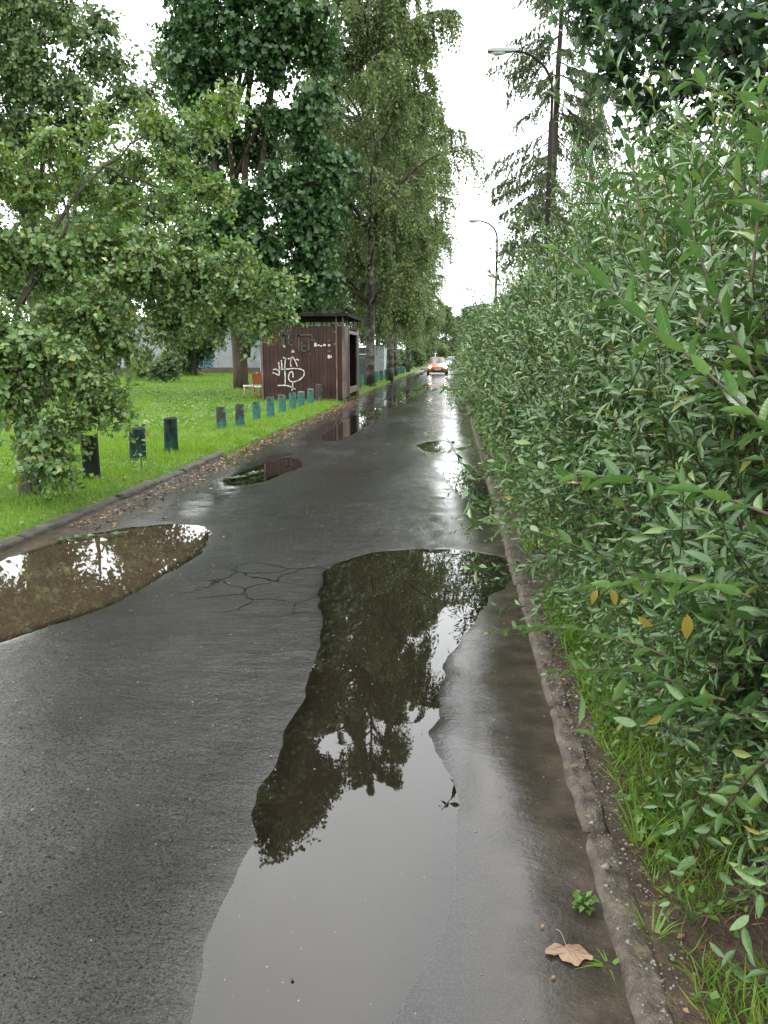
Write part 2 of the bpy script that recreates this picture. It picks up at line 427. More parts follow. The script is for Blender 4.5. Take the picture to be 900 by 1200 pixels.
wet0 = node(nt, "Math", operation='MULTIPLY'); nt.links.new(tm.outputs[0], wet0.inputs[0]); nt.links.new(wn.outputs[0], wet0.inputs[1])
wet = node(nt, "Math", operation='MAXIMUM'); nt.links.new(wet0.outputs[0], wet.inputs[0]); nt.links.new(damp.outputs["Fac"], wet.inputs[1])
wr = node(nt, "Mix", data_type='FLOAT'); nt.links.new(wet.outputs[0], wr.inputs["Factor"]); nt.links.new(rm.outputs[0], wr.inputs["A"]); wr.inputs["B"].default_value = .07
nt.links.new(wr.outputs["Result"], b.inputs["Roughness"])
dryness = node(nt, "MapRange"); dryness.inputs["To Min"].default_value = 1.0; dryness.inputs["To Max"].default_value = .13; nt.links.new(wet.outputs[0], dryness.inputs["Value"])
b.inputs["IOR"].default_value = 1.5
n_fleck = noise(nt, 75, 4, .7)  # flecks lose specular too, imitating small dark reflections
sp = ramp(nt, n_fleck.outputs["Fac"], [(.36, .0), (.47, .20), (.7, .34)]); n_pat = noise(nt, 1.1, 5, .6, stretch=(1, .6, 1)); pt = ramp(nt, n_pat.outputs["Fac"], [(.36, .30), (.5, .78), (.62, 1.35)]); spm = node(nt, "Math", operation='MULTIPLY'); nt.links.new(sp.outputs[0], spm.inputs[0]); nt.links.new(pt.outputs[0], spm.inputs[1])
# cracks in one patch of the surface: dark lines with relief
vor = node(nt, "TexVoronoi", feature='DISTANCE_TO_EDGE'); vor.inputs["Scale"].default_value = 3.2
nw = noise(nt, 4, 3); mp = node(nt, "Mix", data_type='VECTOR'); mp.inputs["Factor"].default_value = .16
nt.links.new(tcn.outputs["Object"], mp.inputs["A"]); nt.links.new(nw.outputs["Color"], mp.inputs["B"]); nt.links.new(mp.outputs["Result"], vor.inputs["Vector"])
cr = ramp(nt, vor.outputs["Distance"], [(.006, 0), (.022, 1)])
vd = node(nt, "VectorMath", operation='DISTANCE'); vd.inputs[1].default_value = (-1.12, 5.45, 0); nt.links.new(tcn.outputs["Object"], vd.inputs[0])
cm = ramp(nt, vd.outputs["Value"], [(.55, 0), (.85, 1)])
cmx = node(nt, "Math", operation='MAXIMUM'); nt.links.new(cr.outputs[0], cmx.inputs[0]); nt.links.new(cm.outputs[0], cmx.inputs[1])
cdark = node(nt, 'Mix', data_type='RGBA'); nt.links.new(cmx.outputs[0], cdark.inputs['Factor']); cdark.inputs['A'].default_value = (.003, .003, .003, 1); nt.links.new(mc.outputs['Result'], cdark.inputs['B']); nt.links.new(cdark.outputs['Result'], b.inputs['Base Color'])
spc = node(nt, 'Math', operation='MULTIPLY'); nt.links.new(spm.outputs[0], spc.inputs[0]); nt.links.new(cmx.outputs[0], spc.inputs[1]); spw = node(nt, 'Mix', data_type='FLOAT'); nt.links.new(wet.outputs[0], spw.inputs['Factor']); nt.links.new(spc.outputs[0], spw.inputs['A']); spw.inputs['B'].default_value = .40; nt.links.new(spw.outputs['Result'], b.inputs['Specular IOR Level'])
b1 = bump(nt, b, n_mid.outputs["Fac"], .22, .012)
b2 = bump(nt, b, n_grit.outputs["Fac"], .55, .006, b1)
b3 = bump(nt, b, n_fine.outputs["Fac"], .45, .003, b2)
n_rip = noise(nt, 3.2, 5, .62, stretch=(.8, 1.3, 1)); n_und = noise(nt, 16, 3, .6, stretch=(.8, 1.2, 1))
b5 = bump(nt, b, n_rip.outputs["Fac"], .34, .045, b3); b6 = bump(nt, b, n_und.outputs["Fac"], .38, .010, b5)
for bb_ in (b1, b2, b3, b5, b6):
    k_ = node(nt, "Math", operation='MULTIPLY'); k_.inputs[1].default_value = bb_.inputs["Strength"].default_value
    nt.links.new(dryness.outputs[0], k_.inputs[0]); nt.links.new(k_.outputs[0], bb_.inputs["Strength"])
b4 = bump(nt, b, cmx.outputs[0], .9, .012, b6)
M["asphalt"] = m
road_me = np_mesh("road", np.column_stack([XY, Z]), [quads], m)
road_me.attributes.new("damp", 'FLOAT', 'POINT').data.foreach_set("value", .75 * np.clip(np.exp(np.minimum(best, 0) / .07), 0, 1).astype(np.float32))
link("road", road_me, kind="structure", label="narrow wet asphalt lane running between lawn and hedge")

# puddles: flat water, clearer where it is shallow
def water_mat(name, mudc, ior):
    m, nt, b, out = mat(name)
    at_ = node(nt, "Attribute", attribute_name="depth")
    fr = node(nt, "Fresnel", IOR=ior)
    mud = node(nt, "BsdfDiffuse"); mud.inputs["Color"].default_value = (*mudc, 1)
    trn = node(nt, "BsdfTransparent"); trn.inputs["Color"].default_value = (.82, .74, .62, 1)
    gl = node(nt, "BsdfGlossy", Roughness=.012); gl.inputs["Color"].default_value = (1, 1, 1, 1)
    ms = nt.nodes.new("ShaderNodeMixShader"); ms2 = nt.nodes.new("ShaderNodeMixShader")
    rd = ramp(nt, at_.outputs["Fac"], [(0, 0), (.10, .5), (.35, 1)])
    nt.links.new(rd.outputs[0], ms.inputs[0]); nt.links.new(trn.outputs[0], ms.inputs[1]); nt.links.new(mud.outputs[0], ms.inputs[2])
    nt.links.new(fr.outputs[0], ms2.inputs[0]); nt.links.new(ms.outputs[0], ms2.inputs[1]); nt.links.new(gl.outputs[0], ms2.inputs[2])
    nt.links.new(ms2.outputs[0], out.inputs["Surface"])
    nwv = noise(nt, 3.0, 2); bw = nt.nodes.new("ShaderNodeBump"); bw.inputs["Strength"].default_value = .03; bw.inputs["Distance"].default_value = .004
    nt.links.new(nwv.outputs["Fac"], bw.inputs["Height"]); nt.links.new(bw.outputs[0], gl.inputs["Normal"]); nt.links.new(bw.outputs[0], fr.inputs["Normal"])
    return m
M["water"] = water_mat("puddle water", (.011, .0085, .006), 1.52)
M["silty"] = water_mat("silty puddle water", (.034, .0235, .016), 1.42)
PL = {"wheel": "long puddle in the wheel track reflecting tree and grey sky", "left": "broad brown puddle along the left kerb",
      "gutter": "dark puddle past the end of the left kerb stones", "shed": "puddle in the left gutter just before the brown shed",
      "far": "long thin puddle on the left lane edge beyond the shed", "small": "small puddle alone in the right wheel track",
      "kerb": "shallow puddle against the right kerb beside the hedge",}
for i, k in enumerate(polys):
    use = (owner == i) & (best > -.12) & (Z < .004)
    fq = quads[np.any(use[quads], 1)]
    vi, inv = np.unique(fq, return_inverse=True)
    if len(vi) < 4: continue
    P = np.column_stack([XY[vi], np.full(len(vi), .0004)])
    me = np_mesh("puddle", P, [inv.reshape(-1, 4)], M["silty"] if k == "left" else M["water"])
    a = me.attributes.new("depth", 'FLOAT', 'POINT'); a.data.foreach_set("value", np.clip(-Z[vi] / .03, 0, 1).astype(np.float32))
    link("puddle", me, kind="structure", label=PL[k])

# ------------------------------------------------------------------ ground, lawn, verge
def sheet(name, xs, ys, zf, mt, label):
    gx, gy = np.meshgrid(xs, ys); p = np.stack([gx.ravel(), gy.ravel()], -1)
    i = np.arange(len(p)).reshape(gx.shape)
    q = np.stack([i[:-1, :-1], i[:-1, 1:], i[1:, 1:], i[1:, :-1]], -1).reshape(-1, 4)
    return link(name, np_mesh(name, np.column_stack([p, zf(p)]), [q], mt), kind="structure", label=label)
sheet("ground", np.array([-900, -60, 9, 900.]), np.array([-200, 0, 300, 1500.]), lambda p: np.full(len(p), -.12), M["lawn"], "grassy ground reaching to the horizon")
def lawn_z(p):
    e = np.clip((-3.70 - p[:, 0]) / .25, 0, 1)
    near = np.clip((12.5 - p[:, 1]) / 1.0, 0, 1)                    # behind the kerb stones the turf stands higher
    return -.03 + e * (.10 + .02 * near) + (vnoise(p, 1.3, 11) * .05 + vnoise(p, .4, 12) * .025) * np.clip((-3.9 - p[:, 0]) * 2, 0, 1)
lawn_y = np.concatenate([np.arange(0, 20, .12), np.arange(20, 60, .5), np.arange(60, 330, 6)])
lawn_x = np.concatenate([-np.geomspace(12, 70, 18)[::-1], np.arange(-11.9, -3.7, .15), [-3.70]])
sheet("lawn", lawn_x, lawn_y, lawn_z, M["lawn"], "bright green lawn left of the lane")
def verge_z(p): return .045 + np.clip((p[:, 0] - .55) / .6, 0, 1) * .06 + vnoise(p, .5, 14) * .03 + vnoise(p, .13, 15) * .022
sheet("verge", np.concatenate([np.arange(.55, 3, .06), [3.5, 5, 9]]), np.concatenate([np.arange(.3, 8, .07), np.arange(8, 60, .5), np.arange(60, 330, 8)]), verge_z, M["soil"], "strip of brown soil under the hedge")

# kerbs: stones laid end to end
M["kerb"] = rough_mat("weathered concrete", [(.3, (.034, .026, .019)), (.52, (.085, .067, .050)), (.68, (.135, .110, .085)), (.78, (.26, .23, .19))], 16, .55, .4, 1.0, .012, rrange=(.35, .7))
M["kerb_dark"] = rough_mat("mossy concrete", [(.3, (.016, .016, .011)), (.55, (.042, .037, .028)), (.75, (.085, .076, .058))], 8, .75, .3, .9, .015, rrange=(.35, .7))
def kerb_stone_mesh(L, wd, h, mt, seed):
    rg = np.random.default_rng(seed)
    nx, ny = 4, 12
    bm = bmesh.new()
    prof = [(-wd / 2, -.12), (-wd / 2, h * .55), (-wd / 2 + .018, h * .93), (-wd * .1, h), (wd * .3, h * .99), (wd / 2, h * .9), (wd / 2, -.12)]
    rows = []
    for j in range(ny + 1):
        y = -L / 2 + L * j / ny
        row = []
        for a, (x, z) in enumerate(prof):
            jx, jz = (rg.normal(0, .003), rg.normal(0, .003)) if 0 < a < 6 else (0, 0)
            if j in (0, ny) and 0 < a < 6: jz -= .011 + abs(rg.normal(0, .004))
            row.append(bm.verts.new((x + jx, y + (rg.normal(0, .004) if j not in (0, ny) else 0), z + jz)))
        rows.append(row)
    for r0, r1 in zip(rows[:-1], rows[1:]):
        for a in range(len(prof) - 1): bm.faces.new((r0[a], r0[a + 1], r1[a + 1], r1[a]))
    bm.faces.new(rows[0][::-1]); bm.faces.new(rows[-1])
    bmesh.ops.subdivide_edges(bm, edges=list(bm.edges), cuts=1, use_grid_fill=True)
    for v in bm.verts:
        if v.co.z > 0: v.co.z += rg.normal(0, .0016); v.co.x += rg.normal(0, .0016)
    return bm_mesh("kerb_stone", bm, mt, smooth=True)
k_r = empty("kerb", (0, 0, 0), kind="structure", label="worn low concrete kerb along the hedge side")
kms = [kerb_stone_mesh(.984, .095, .052, M["kerb"], s) for s in range(5)]
for i in range(46):
    o = link("kerb_stone", kms[i % 5], k_r)
    o.location = (.515 + random.uniform(-.004, .004), 1.0 + i * 1.0, random.uniform(-.012, .008))
    o.rotation_euler = (random.uniform(-.006, .006), random.uniform(-.03, .02), random.uniform(-.005, .005))
k_l = empty("kerb", (0, 0, 0), kind="structure", label="mossy broken concrete kerb edging the lawn")
kml = [kerb_stone_mesh(1.0, .12, .085, M["kerb_dark"], 20 + s) for s in range(4)]
for i in range(10):
    o = link("kerb_stone", kml[i % 4], k_l)
    o.location = (-3.73 + random.uniform(-.03, .03), 2.9 + i * 1.04, random.uniform(-.03, .005))
    o.rotation_euler = (random.uniform(-.02, .02), random.uniform(-.05, .08), math.pi + random.uniform(-.03, .03))

# ------------------------------------------------------------------ grass and ground cover
def grass_patch(name, n, xr, yr, zf, Lr, Wd, mt, label, rg, keep=None, lean=.35, T=BLADE):
    p = np.column_stack([rg.uniform(*xr, n), rg.uniform(*yr, n)])
    if keep is not None: p = p[keep(p)]
    n = len(p)
    P = np.column_stack([p, zf(p) - .01])
    D = np.column_stack([rg.normal(0, lean, (n, 2)), np.ones(n)])
    N = np.column_stack([rg.normal(0, 1, (n, 2)), rg.uniform(0, .3, n)])
    V, Fs = scatter(T, P, D, N, rg.uniform(*Lr, n), Wd * rg.uniform(.7, 1.3, n))
    return link(name, np_mesh(name, V, Fs, mt), kind="stuff", label=label)
def clumpy(cell, thr, seed): return lambda p: vnoise(p, cell, seed) + .5 + vnoise(p, cell * .3, seed + 1) * .5 > thr
grass_patch("grass", 110000, (-10.5, -3.72), (4.6, 15), lawn_z, (.04, .10), .009, M["grass"], "short bright lawn grass behind the left kerb", rng, T=TRI)
grass_patch("grass", 60000, (-14, -3.72), (15, 30), lawn_z, (.05, .12), .013, M["grass"], "lawn grass around the green posts", rng, T=TRI)
grass_patch("grass", 40000, (-26, -3.70), (30, 70), lawn_z, (.07, .16), .03, M["grass"], "distant lawn grass beyond the shed", rng, T=TRI)
# taller tufts by the edge of the lane
grass_patch("grass", 9000, (-4.5, -3.55), (12.2, 27.5), lawn_z, (.06, .15), .011, M["grass"], "ragged grass fringe along the asphalt edge", rng, clumpy(.35, .52, 31), .5)
def cover(name, n, xr, yr, zf, L, hr, mt, label, rg, keep=None, wf=.85):
    p = np.column_stack([rg.uniform(*xr, n), rg.uniform(*yr, n)])
    if keep is not None: p = p[keep(p)]
    n = len(p)
    P = np.column_stack([p, zf(p) + rg.uniform(*hr, n)])
    D = np.column_stack([rg.normal(0, 1, (n, 2)), rg.normal(0, .35, n)]); N = np.column_stack([rg.normal(0, .45, (n, 2)), np.ones(n)])
    s = L * rg.uniform(.6, 1.2, n)
    V, Fs = scatter(LEAF4, P, D, N, s, s * wf)
    return link(name, np_mesh(name, V, Fs, mt), kind="stuff", label=label)
cover("ground_cover", 16000, (-13, -5.2), (16, 33), lawn_z, .075, (.04, .16), M["weed"], "patch of broad leaved ground cover before the shed", rng, clumpy(1.6, .47, 41))
cover("ground_cover", 9000, (-9, -3.8), (4.8, 12), lawn_z, .035, (.02, .07), M["weed"], "small clover leaves among the near lawn grass", rng, clumpy(.9, .52, 43))
# right verge
vk = clumpy(.5, .40, 51)
grass_patch("grass", 13000, (.62, 1.35), (1.0, 4.5), verge_z, (.04, .13), .005, M["grass"], "sparse thin grass on the soil below the hedge", rng, lambda p: vk(p) & (rng.random(len(p)) < .75), .75)
grass_patch("grass", 16000, (.60, 1.0), (4.5, 16), verge_z, (.05, .15), .008, M["grass"], "green grass strip between right kerb and hedge", rng, clumpy(.5, .58, 53), .5, TRI)
grass_patch("grass", 14000, (.60, 1.3), (16, 50), verge_z, (.08, .22), .02, M["grass"], "far grass strip at the foot of the hedge", rng, None, .5, TRI)
cover("ground_cover", 5200, (.62, 1.2), (1.5, 8), verge_z, .042, (.01, .08), M["weed"], "small weed leaves on the verge below the hedge", rng, clumpy(.35, .55, 55), .7)
grass_patch("dry_grass", 3500, (.62, 1.5), (.8, 2.6), verge_z, (.03, .09), .004, M["litter"], "dead brown grass and straw on the verge soil", rng, None, 1.6)

# leaf litter along the left edge and a little on the lane
def flat_leaves(name, p, L, mt, label, zf, rg):
    n = len(p)
    P = np.column_stack([p, zf(p)])
    D = np.column_stack([rg.normal(0, 1, (n, 2)), rg.normal(0, .1, n)]); N = np.column_stack([rg.normal(0, .2, (n, 2)), np.ones(n)])
    s = L * rg.uniform(.5, 1.2, n)
    V, Fs = scatter(LEAF4, P, D, N, s, s * .7)
    return link(name, np_mesh(name, V, Fs, mt), kind="stuff", label=label)
def road_z(p):
    ix = np.clip(np.searchsorted(xs, p[:, 0]), 0, len(xs) - 1); iy = np.clip(np.searchsorted(ys, p[:, 1]), 0, len(ys) - 1)
    return np.maximum(GZ[iy, ix], 0) + .006
p = np.column_stack([-3.6 + np.abs(rng.normal(0, .22, 1500)), rng.uniform(7, 30, 1500)])
flat_leaves("leaf_litter", p, .055, M["litter"], "brown fallen leaves along the left edge of the lane", road_z, rng)
p = np.column_stack([rng.uniform(-3.4, .4, 260), rng.uniform(1.2, 20, 260)])
flat_leaves("leaf_litter", p[:150], .018, M["litter"], "tiny scraps of leaf on the wet asphalt", road_z, rng)
p = np.column_stack([rng.uniform(-9, -3.8, 500), rng.uniform(5, 24, 500)])
flat_leaves("leaf_litter", p, .06, M["litter"], "fallen leaves scattered on the lawn", lambda q: lawn_z(q) + .05, rng)
grass_patch("grass", 9000, (-9, -3.75), (4.6, 24), lawn_z, (.10, .20), .010, M["weed"], "taller darker grass tufts in the lawn and round the posts", rng, clumpy(.7, .72, 61), .45, TRI)
p = np.column_stack([rng.uniform(.45, .70, 420), rng.uniform(1, 14, 420)])
flat_leaves("leaf_litter", p, .028, M["litter"], "dead leaf scraps along the right kerb", lambda q: np.where(q[:, 0] < .48, .008, .066), rng)
# pebbles
def pebbles(name, n, xr, yr, zf, r, mt, label, rg):
    oct_ = np.array([(1, 0, 0), (-1, 0, 0), (0, 1, 0), (0, -1, 0), (0, 0, .7), (0, 0, -.7)], float)
    ft = np.array([(0, 2, 4), (2, 1, 4), (1, 3, 4), (3, 0, 4), (2, 0, 5), (1, 2, 5), (3, 1, 5), (0, 3, 5)])
    p = np.column_stack([rg.uniform(*xr, n), rg.uniform(*yr, n)])
    P = np.column_stack([p, zf(p)])
    s = r * rg.lognormal(0, .45, n)
    V = P[:, None] + oct_[None] * s[:, None, None] * rg.uniform(.7, 1.2, (n, 6, 1))
    return link(name, np_mesh(name, V.reshape(-1, 3), [(ft[None] + (np.arange(n) * 6)[:, None, None]).reshape(-1, 3)], mt), kind="stuff", label=label)
M["stone"] = rough_mat("pebble", [(.3, (.06, .055, .05)), (.7, (.26, .24, .21))], 30, .5, .5, 0)
pebbles("grit", 2600, (.475, .64), (1, 9), lambda q: np.full(len(q), .06), .0035, M["stone"], "pale grit embedded in the right kerb", rng)
pebbles("grit", 2200, (-3.2, .45), (1.1, 9), lambda q: road_z(q) - .006, .0022, M["stone"], "fine grit lying on the wet asphalt", rng)

# ------------------------------------------------------------------ trees
def clump_meshes(name, rg, leafm, T, L, Wf, r, twigs, k, droop=.35, up=.8, nvar=3, flat=.8, barkm=None):
    """leafy spray of real size: twigs leaving a hub, leaves along every twig; shared by all copies"""
    out_ = []
    for _ in range(nvar):
        d = rdir(rg, twigs); d[:, 2] = d[:, 2] * flat + .05
        a0 = rg.normal(0, .16 * r, (twigs, 3)); b0_ = a0 + nrm(d) * r * rg.uniform(.5, 1.1, (twigs, 1))
        b0_[:, 2] -= droop * r * rg.uniform(.1, 1.1, twigs)
        P = curves(a0, b0_, np.column_stack([rg.normal(0, .06 * r, (twigs, 2)), np.full(twigs, .14 * r)]), k)
        lv, lf = path_leaves(P, rg, T, np.full(twigs, L), Wf, up=up, jit=.45, skip=0, droop=.22, taper=False)
        ii = [0, k // 2, k - 1]
        tv, tf = tubes(P[:, ii], np.array([[1, .7, .4]]) * (.003 + L * .02) * np.ones((twigs, 1)), 3, cap=False)
        V, Fs, ix = join([(lv, lf, 0), (tv, tf, 1)])
        out_.append(np_mesh(name, V, Fs, [leafm, barkm or M["bark"]], ix))
    return out_
def fill_lobes(parent, rg, lobes, meshes, r0, dens=1.6, twm=None, flat=.8, inner=.35, tilt=.35):
    A, B, C = [], [], []
    for (x, y, z, r) in lobes:
        n = max(2, int(round(dens * (r / r0) ** 2)))
        d = rdir(rg, n)
        q = np.array([x, y, z]) + d * max(r - .55 * r0, .25 * r) * rg.uniform(inner, 1.0, (n, 1)) * np.array([1, 1, flat])
        for p_ in q:
            o = link("foliage", meshes[int(rg.integers(len(meshes)))], parent, kind="stuff")
            o.location = p_; o.rotation_euler = (rg.normal(0, tilt), rg.normal(0, tilt), rg.uniform(0, 6.28)); sc = rg.uniform(.72, 1.2); o.scale = (sc, sc, sc * rg.uniform(.85, 1.1))
            A.append((x, y, z - .3 * r)); B.append(p_); C.append(r)
    A, B, C = np.array(A), np.array(B), np.array(C)
    bend = np.column_stack([rg.normal(0, .08, (len(A), 2)) * C[:, None], .1 * C])
    V, Fs = tubes(curves(A, B, bend, 4), np.linspace(1, .4, 4)[None] * (.012 * C + .004)[:, None], 3, cap=False)
    link("twigs", np_mesh("twigs", V, Fs, twm or M["bark"]), parent, kind="stuff")
def limb(parent, pts, rads, mt, name="branch", n=12, wob=.02, sides=6):
    V, Fs = polytube(pts, rads, n, wob, sides)
    return link(name, np_mesh(name, V, Fs, mt), parent)
def rel(lobes, base):
    return [(*(np.array(c[:3]) - base), c[3]) for c in lobes]
def px_lobes(rows): return [(*at(x, y, Y), r) for x, y, Y, r in rows]

# --- the apple-like tree overhanging the lawn at the left
b0 = np.array([-4.65, 8.44, 0.06])
t = empty("apple_tree", b0, label="low spreading tree with round green leaves overhanging the near left kerb", cat="tree")
limb(t, [(0, 0, -.1), (.0, .02, .5), (-.12, .1, 1.1), (-.2, .2, 1.8)], [.13, .11, .10, .085], M["bark"], "trunk", 12, .012, 9)
fork = np.array([-.2, .2, 1.75])
def rl(x, y, Y): return at(x, y, Y) - b0
for pts, rr_ in (([fork, rl(40, 310, 9.0), rl(80, 240, 9.4), rl(120, 195, 9.8), rl(150, 175, 10.2), rl(190, 140, 10.5)], (.07, .05, .04, .033, .022, .008)),
                 ([fork, rl(60, 370, 9), rl(130, 330, 9.6), rl(220, 310, 10), rl(320, 325, 10.4)], (.06, .05, .035, .02, .006)),
                 ([fork, rl(-40, 330, 8.6), rl(-60, 250, 8.8), rl(-30, 170, 9)], (.06, .05, .035, .01)),
                 ([fork, rl(70, 420, 8.4), rl(110, 440, 8.3), rl(130, 470, 8.3)], (.05, .03, .02, .006)),
                 ([(-.1, .1, 1.2), rl(20, 430, 8), rl(40, 480, 7.9), rl(50, 530, 7.8)], (.04, .03, .018, .005)),
                 ([fork + (.05, .1, .3), rl(90, 260, 9.4), rl(60, 190, 9.2), rl(40, 120, 9)], (.04, .03, .015, .005)),
                 ([rl(120, 195, 9.8), rl(180, 220, 10.2), rl(240, 215, 10.6)], (.03, .018, .005))):
    limb(t, pts, [.55 * q for q in rr_], M["bark"])
lob = px_lobes([(45, 420, 8.2, .62), (100, 440, 8.3, .45), (55, 500, 7.9, .36), (20, 470, 8.1, .40), (125, 480, 8.4, .26), (60, 545, 7.8, .20), (10, 380, 8.5, .6),
                (90, 360, 8.8, .62), (165, 320, 9.4, .62), (225, 330, 9.8, .52), (275, 335, 10.1, .45), (320, 330, 10.4, .28), (200, 375, 9.8, .36), (255, 375, 10.2, .30), (310, 375, 10.3, .16),
                (140, 400, 9, .32), (120, 290, 9.5, .55), (210, 280, 10, .45), (60, 310, 9.2, .5), (20, 300, 9, .5), (-40, 420, 8.2, .7), (-70, 330, 8.6, .8), (280, 300, 10.4, .26)])
cl_apple = clump_meshes("foliage", np.random.default_rng(1), M["apple"], LEAF4, .070, .70, .40, 34, 11, .55, nvar=4)
fill_lobes(t, np.random.default_rng(1), rel(lob, b0), cl_apple, .40, 3.2)
lob = px_lobes([(40, 230, 9.3, .5), (100, 225, 9.8, .42), (160, 185, 10.3, .36), (205, 200, 10.6, .36), (240, 150, 10.6, .24), (180, 140, 10.5, .24), (120, 150, 10, .35), (60, 175, 9.4, .4), (0, 200, 9, .5),
                (250, 225, 10.6, .24), (150, 240, 10, .4), (265, 120, 10.6, .15), (-60, 200, 8.8, .6), (200, 240, 10.2, .3)])
cl_light = clump_meshes("foliage", np.random.default_rng(2), M["apple_light"], LEAF4, .066, .70, .38, 26, 10, .45, nvar=3)
fill_lobes(t, np.random.default_rng(2), rel(lob, b0), cl_light, .38, 2.3)

def simple_tree(name, base, height, trunk_r, lobes, leafm, barkm, label, seed, limbs=6, group=None, trunk_top=.75, cat="tree", lean=(0, 0), clumps=None, r0=1.0, dens=1.6, **kw):
    rg = np.random.default_rng(seed)
    base = np.array(base, float)
    t = empty(name, base, label=label, cat=cat, group=group)
    th = height * trunk_top
    tp = [(0, 0, -.15), (lean[0] * .3 + rg.normal(0, .05), lean[1] * .3, th * .35), (lean[0] * .6, lean[1] * .6 + rg.normal(0, .06), th * .7), (lean[0], lean[1], th)]
    limb(t, tp, [trunk_r * 1.15, trunk_r * .9, trunk_r * .6, trunk_r * .2], barkm, "trunk", 16, trunk_r * .08, 10)
    L = rel(lobes, base)
    big = sorted(L, key=lambda q: -q[3])[:limbs]
    for q in big:
        z0 = np.clip(q[2] * .62, .12 * th, th * .95)
        f = z0 / th
        s = np.array([np.interp(f, [0, .35, .7, 1], [p_[0] for p_ in tp]), np.interp(f, [0, .35, .7, 1], [p_[1] for p_ in tp]), z0])
        e = np.array(q[:3]); mid = (s + e) / 2 + np.array([0, 0, -.08 * np.linalg.norm(e - s)]) + rg.normal(0, .08, 3)
        limb(t, [s, mid, e], [trunk_r * .42, trunk_r * .26, trunk_r * .08], barkm, "branch", 10, trunk_r * .06)
    fill_lobes(t, rg, L, clumps, r0, dens, barkm, **kw)
    return t
# --- tall dark maple behind the shed and the chairs
cl_maple = clump_meshes("foliage", np.random.default_rng(9), M["maple"], LEAF2, .215, .95, 1.08, 46, 9, .45, nvar=4)
b0 = np.array([-10.1, 38.2, .06])
rows = [(245, -20, 35, 2.52), (300, -60, 36, 2.88), (345, 10, 35, 2.16), (265, 50, 35, 2.16), (222, 90, 35, 1.62), (320, 75, 35, 1.80), (370, 60, 36, 1.44), (220, 30, 35, 1.62), (350, 130, 35, 1.71), (235, 130, 35, 1.17),
        (375, 190, 35, 1.71), (335, 225, 35, 1.71), (245, 215, 36, 1.35), (285, 250, 35, 1.89), (240, 265, 35, 1.44), (345, 270, 35, 1.80), (385, 250, 35, 1.17), (310, 305, 35, 1.62), (365, 310, 35, 1.35), (265, 300, 36, 1.35),
        (270, 165, 38, 1.3), (300, 175, 38.5, 1.2), (310, 145, 38, 1.1), (240, 170, 38, 1.1), (350, 350, 35, 1.0), (380, 335, 35, .9), (330, 345, 35, 1.17), (280, 345, 35, 1.26), (300, 370, 35, 0.99), (250, 340, 36, 1.17), (230, -110, 36, 2.52), (340, -110, 36, 2.52), (290, -170, 36, 2.52)]
t = simple_tree("maple_tree", b0, 20, .32, px_lobes(rows), M["maple"], M["brown_bark"], "tall dense dark green maple with several stems behind the shed", 9, limbs=7, clumps=cl_maple, r0=1.08, dens=2.6)
for dx, sd in ((-.5, 1), (.55, 2), (1.15, 3)):
    limb(t, [(dx * .2, .1, 1.5), (dx * .7, -.3, 5), (dx * 1.2, -.6, 9), (dx * 1.8, -.4, 14), (dx * 2.6, 0, 20)], [.26, .20, .16, .12, .03], M["brown_bark"], "trunk", 16, .03, 8)

# --- soft trees upper left, behind the apple tree
cl_lime = clump_meshes("foliage", np.random.default_rng(12), M["mixed"], LEAF2, .14, .75, .85, 46, 10, .6, nvar=4)
cl_far = clump_meshes("foliage", np.random.default_rng(13), M["mixed"], LEAF2, .26, .75, 1.3, 42, 9, .5, nvar=3)
rows = [(60, 90, 24, 1.7), (10, 60, 24, 1.8), (20, 150, 24, 1.5), (90, 150, 25, 1.1), (-60, 100, 24, 2.2), (70, 20, 24, 1.2), (20, -20, 24, 1.6), (115, 25, 25, .8), (140, 70, 26, .8), (150, 115, 26, .7), (120, 75, 25, .8), (-80, 0, 25, 2.2), (80, 210, 26, 1.2), (30, 230, 26, 1.4), (-50, 200, 25, 1.8), (125, 130, 26, .6), (60, -70, 24, 1.2), (-20, -120, 24, 2)]
simple_tree("lime_tree", (-13.6, 26, .06), 14, .3, px_lobes(rows), M["mixed"], M["bark"], "tall soft green tree at the upper left behind the apple tree", 12, clumps=cl_lime, r0=.85, dens=2.3)
rows = [(225, 175, 40, 1.2), (250, 150, 41, 1.2), (235, 215, 40, 1.3), (190, 250, 40, 1.6), (200, 180, 41, 1.7), (150, 210, 41, 1.8), (120, 260, 40, 1.9), (170, 290, 40, 1.7), (90, 300, 40, 2), (210, 110, 42, 1.4), (165, 110, 42, 1.2), (185, 150, 41, 1.3), (200, 70, 42, 1.0), (200, 310, 40, 1.5), (50, 280, 40, 2.2), (20, 330, 40, 2.2), (150, 340, 40, 1.7), (100, 360, 40, 1.7), (210, 350, 40, 1.5)]
simple_tree("lime_tree", (-19.5, 42, .06), 14, .26, px_lobes(rows), M["mixed"], M["bark"], "mid green tree between the upper left tree and the dark maple", 13, clumps=cl_far, r0=1.3, dens=2.6)

